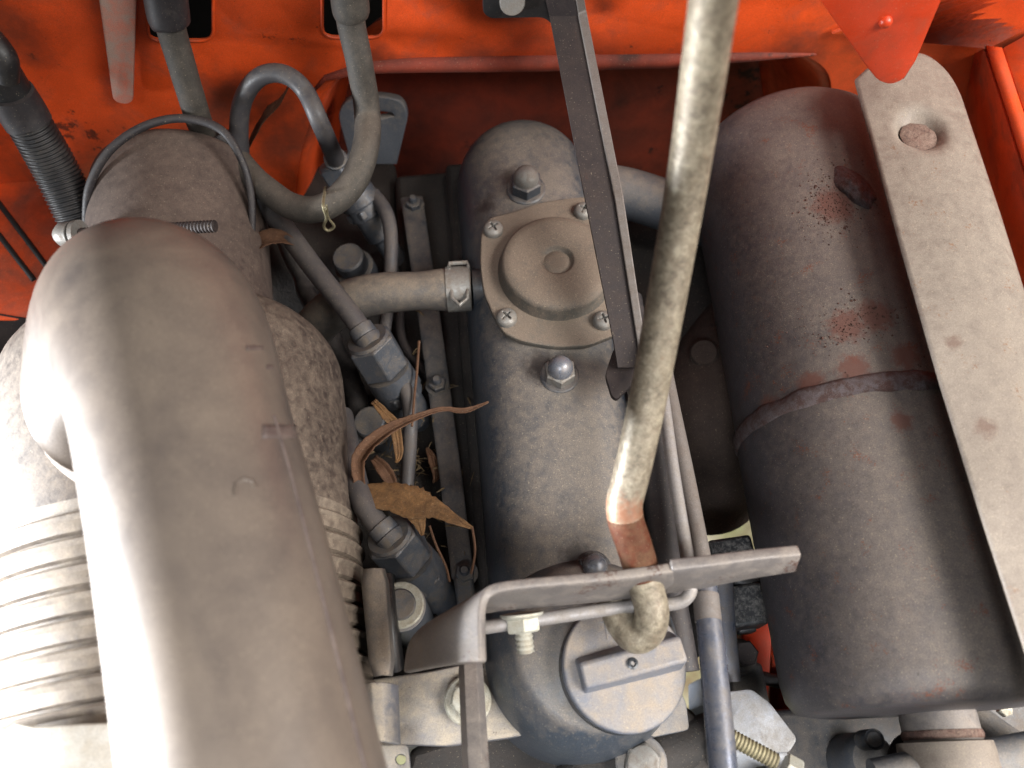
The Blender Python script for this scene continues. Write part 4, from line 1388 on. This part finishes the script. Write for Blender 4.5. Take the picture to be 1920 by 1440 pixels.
leaf('oak_leaf', [(684, 915, -8, 8, 8), (705, 925, -6, 30, 22), (740, 938, -4, 24, 34), (780, 952, -2, 24, 38), (815, 958, 0, 14, 22), (850, 972, 2, 12, 10), (886, 990, 3, 3, 3)], 'leaf', 'large orange brown oak leaf lying above the nearest injector', curl=.15, seed=1)
leaf('oak_leaf_lobe', [(770, 950, -2.5, 20, 20), (785, 975, -4, 14, 14), (792, 1004, -6, 3, 3)], 'leaf', 'pointed lower lobe torn from the large oak leaf', curl=.1, seed=2)
leaf('curled_leaf', [(676, 912, -8, 10, 10), (672, 870, 0, 14, 12), (690, 838, 4, 16, 12), (730, 806, 6, 13, 9), (780, 783, 8, 8, 5), (830, 768, 8, 5, 4), (872, 770, 9, 6, 4), (916, 754, 12, 1.5, 1.5)], 'leaf_brown', 'long curled brown leaf strip sweeping up towards the rocker cover', curl=.9, seed=3)
leaf('leaf_fragment', [(700, 752, -20, 6, 6), (722, 775, -20, 10, 8), (740, 800, -22, 10, 10), (748, 850, -26, 8, 8), (742, 868, -28, 2, 2)], 'leaf', 'tan leaf fragment wedged beside the leak-off pipe', curl=.3, seed=4)
leaf('leaf_scrap', [(470, 470, -10, 10, 10), (495, 452, -4, 24, 16), (525, 448, -2, 16, 14), (562, 460, 0, 3, 3)], 'leaf_brown', 'crumpled brown leaf scrap behind the neck of the air cleaner', curl=.6, seed=5)
leaf('leaf_scrap', [(462, 285, zf(462, 285, .016), 3, 3), (482, 250, zf(482, 250, .014), 10, 12), (500, 220, zf(500, 220, .014), 14, 14), (528, 190, zf(528, 190, .014), 8, 8), (552, 140, zf(552, 140, .016), 1, 1)], 'leaf_brown', 'twisted brown leaf scrap caught inside the arching fuel pipe', curl=.6, seed=6)
hn = ptube('wiring_harness', [(505, 400, -52, 20), (548, 470, -50, 20), (575, 545, -54, 21), (620, 640, -52, 21), (660, 730, -54, 21), (672, 830, -56, 20)], 'black_plastic', n=8, segs=16, wob=.003)
tag(hn, 'black wiring harness lying deep in the gap beside the air cleaner', 'cable')
hn = ptube('ground_lead', [(700, 420, -58, 9), (745, 520, -56, 9), (752, 640, -58, 9), (800, 700, -57, 9), (842, 800, -57, 9)], 'hose_dark', n=8, segs=12, wob=.002)
tag(hn, 'thin dark lead winding along the head beside the strip', 'cable')
leaf('leaf_scrap', [(700, 860, -46, 6, 8), (720, 880, -45, 14, 12), (735, 905, -46, 10, 10), (742, 925, -48, 2, 2)], 'leaf_brown', 'dark leaf scrap under the large oak leaf', curl=.5, seed=8)
leaf('leaf_scrap', [(800, 840, -50, 2, 3), (812, 862, -49, 9, 8), (818, 890, -50, 7, 9), (812, 905, -51, 1, 1)], 'leaf_brown', 'small torn leaf scrap lying against the flat strip', curl=.5, seed=9)
tw_ = [([(886, 988, 3), (890, 1030, 0), (884, 1075, -6)], 'thin dry leaf stalk hanging down from the large oak leaf'),
       ([(806, 985, -6), (820, 1025, -10), (836, 1062, -14), (842, 1090, -20)], 'thin brown twig beside the nearest injector'),
       ([(786, 640, -26), (780, 720, -26), (772, 800, -28)], 'upright brown straw beside the middle injector')]
for pts, lab in tw_:
    o = ptube('dry_twig', [(x, y, z, 2.6) for x, y, z in pts], 'leaf_brown', n=6, segs=6, wob=.0006)
    tag(o, lab, 'twig', 'dry twigs in the engine bay')
random.seed(9)
sv, sfc = [], []
for _ in range(150):
    x, y = random.gauss(765, 50), random.gauss(870, 110)
    if x < 690:
        x = 700+random.random()*60
    a = random.random()*math.pi
    l = random.uniform(8, 28)
    z = random.uniform(-59, -44)
    p, q = H(x, y, z), H(x+l*math.cos(a), y+l*math.sin(a), z+random.uniform(-4, 6))
    r = random.uniform(.00012, .0005)
    v_, f_ = tube_geo([p, (p+q)/2+Vector((0, 0, .001)), q], [r, r*1.2, r*.5], 5)
    b0 = len(sv)
    sv += v_
    sfc += [tuple(i+b0 for i in f) for f in f_]
o = build('straw_litter', sv, sfc, 'straw')
o['kind'] = 'stuff'
o['label'] = 'loose straw and chaff littering the gap beside the rocker cover'
o['category'] = 'straw'
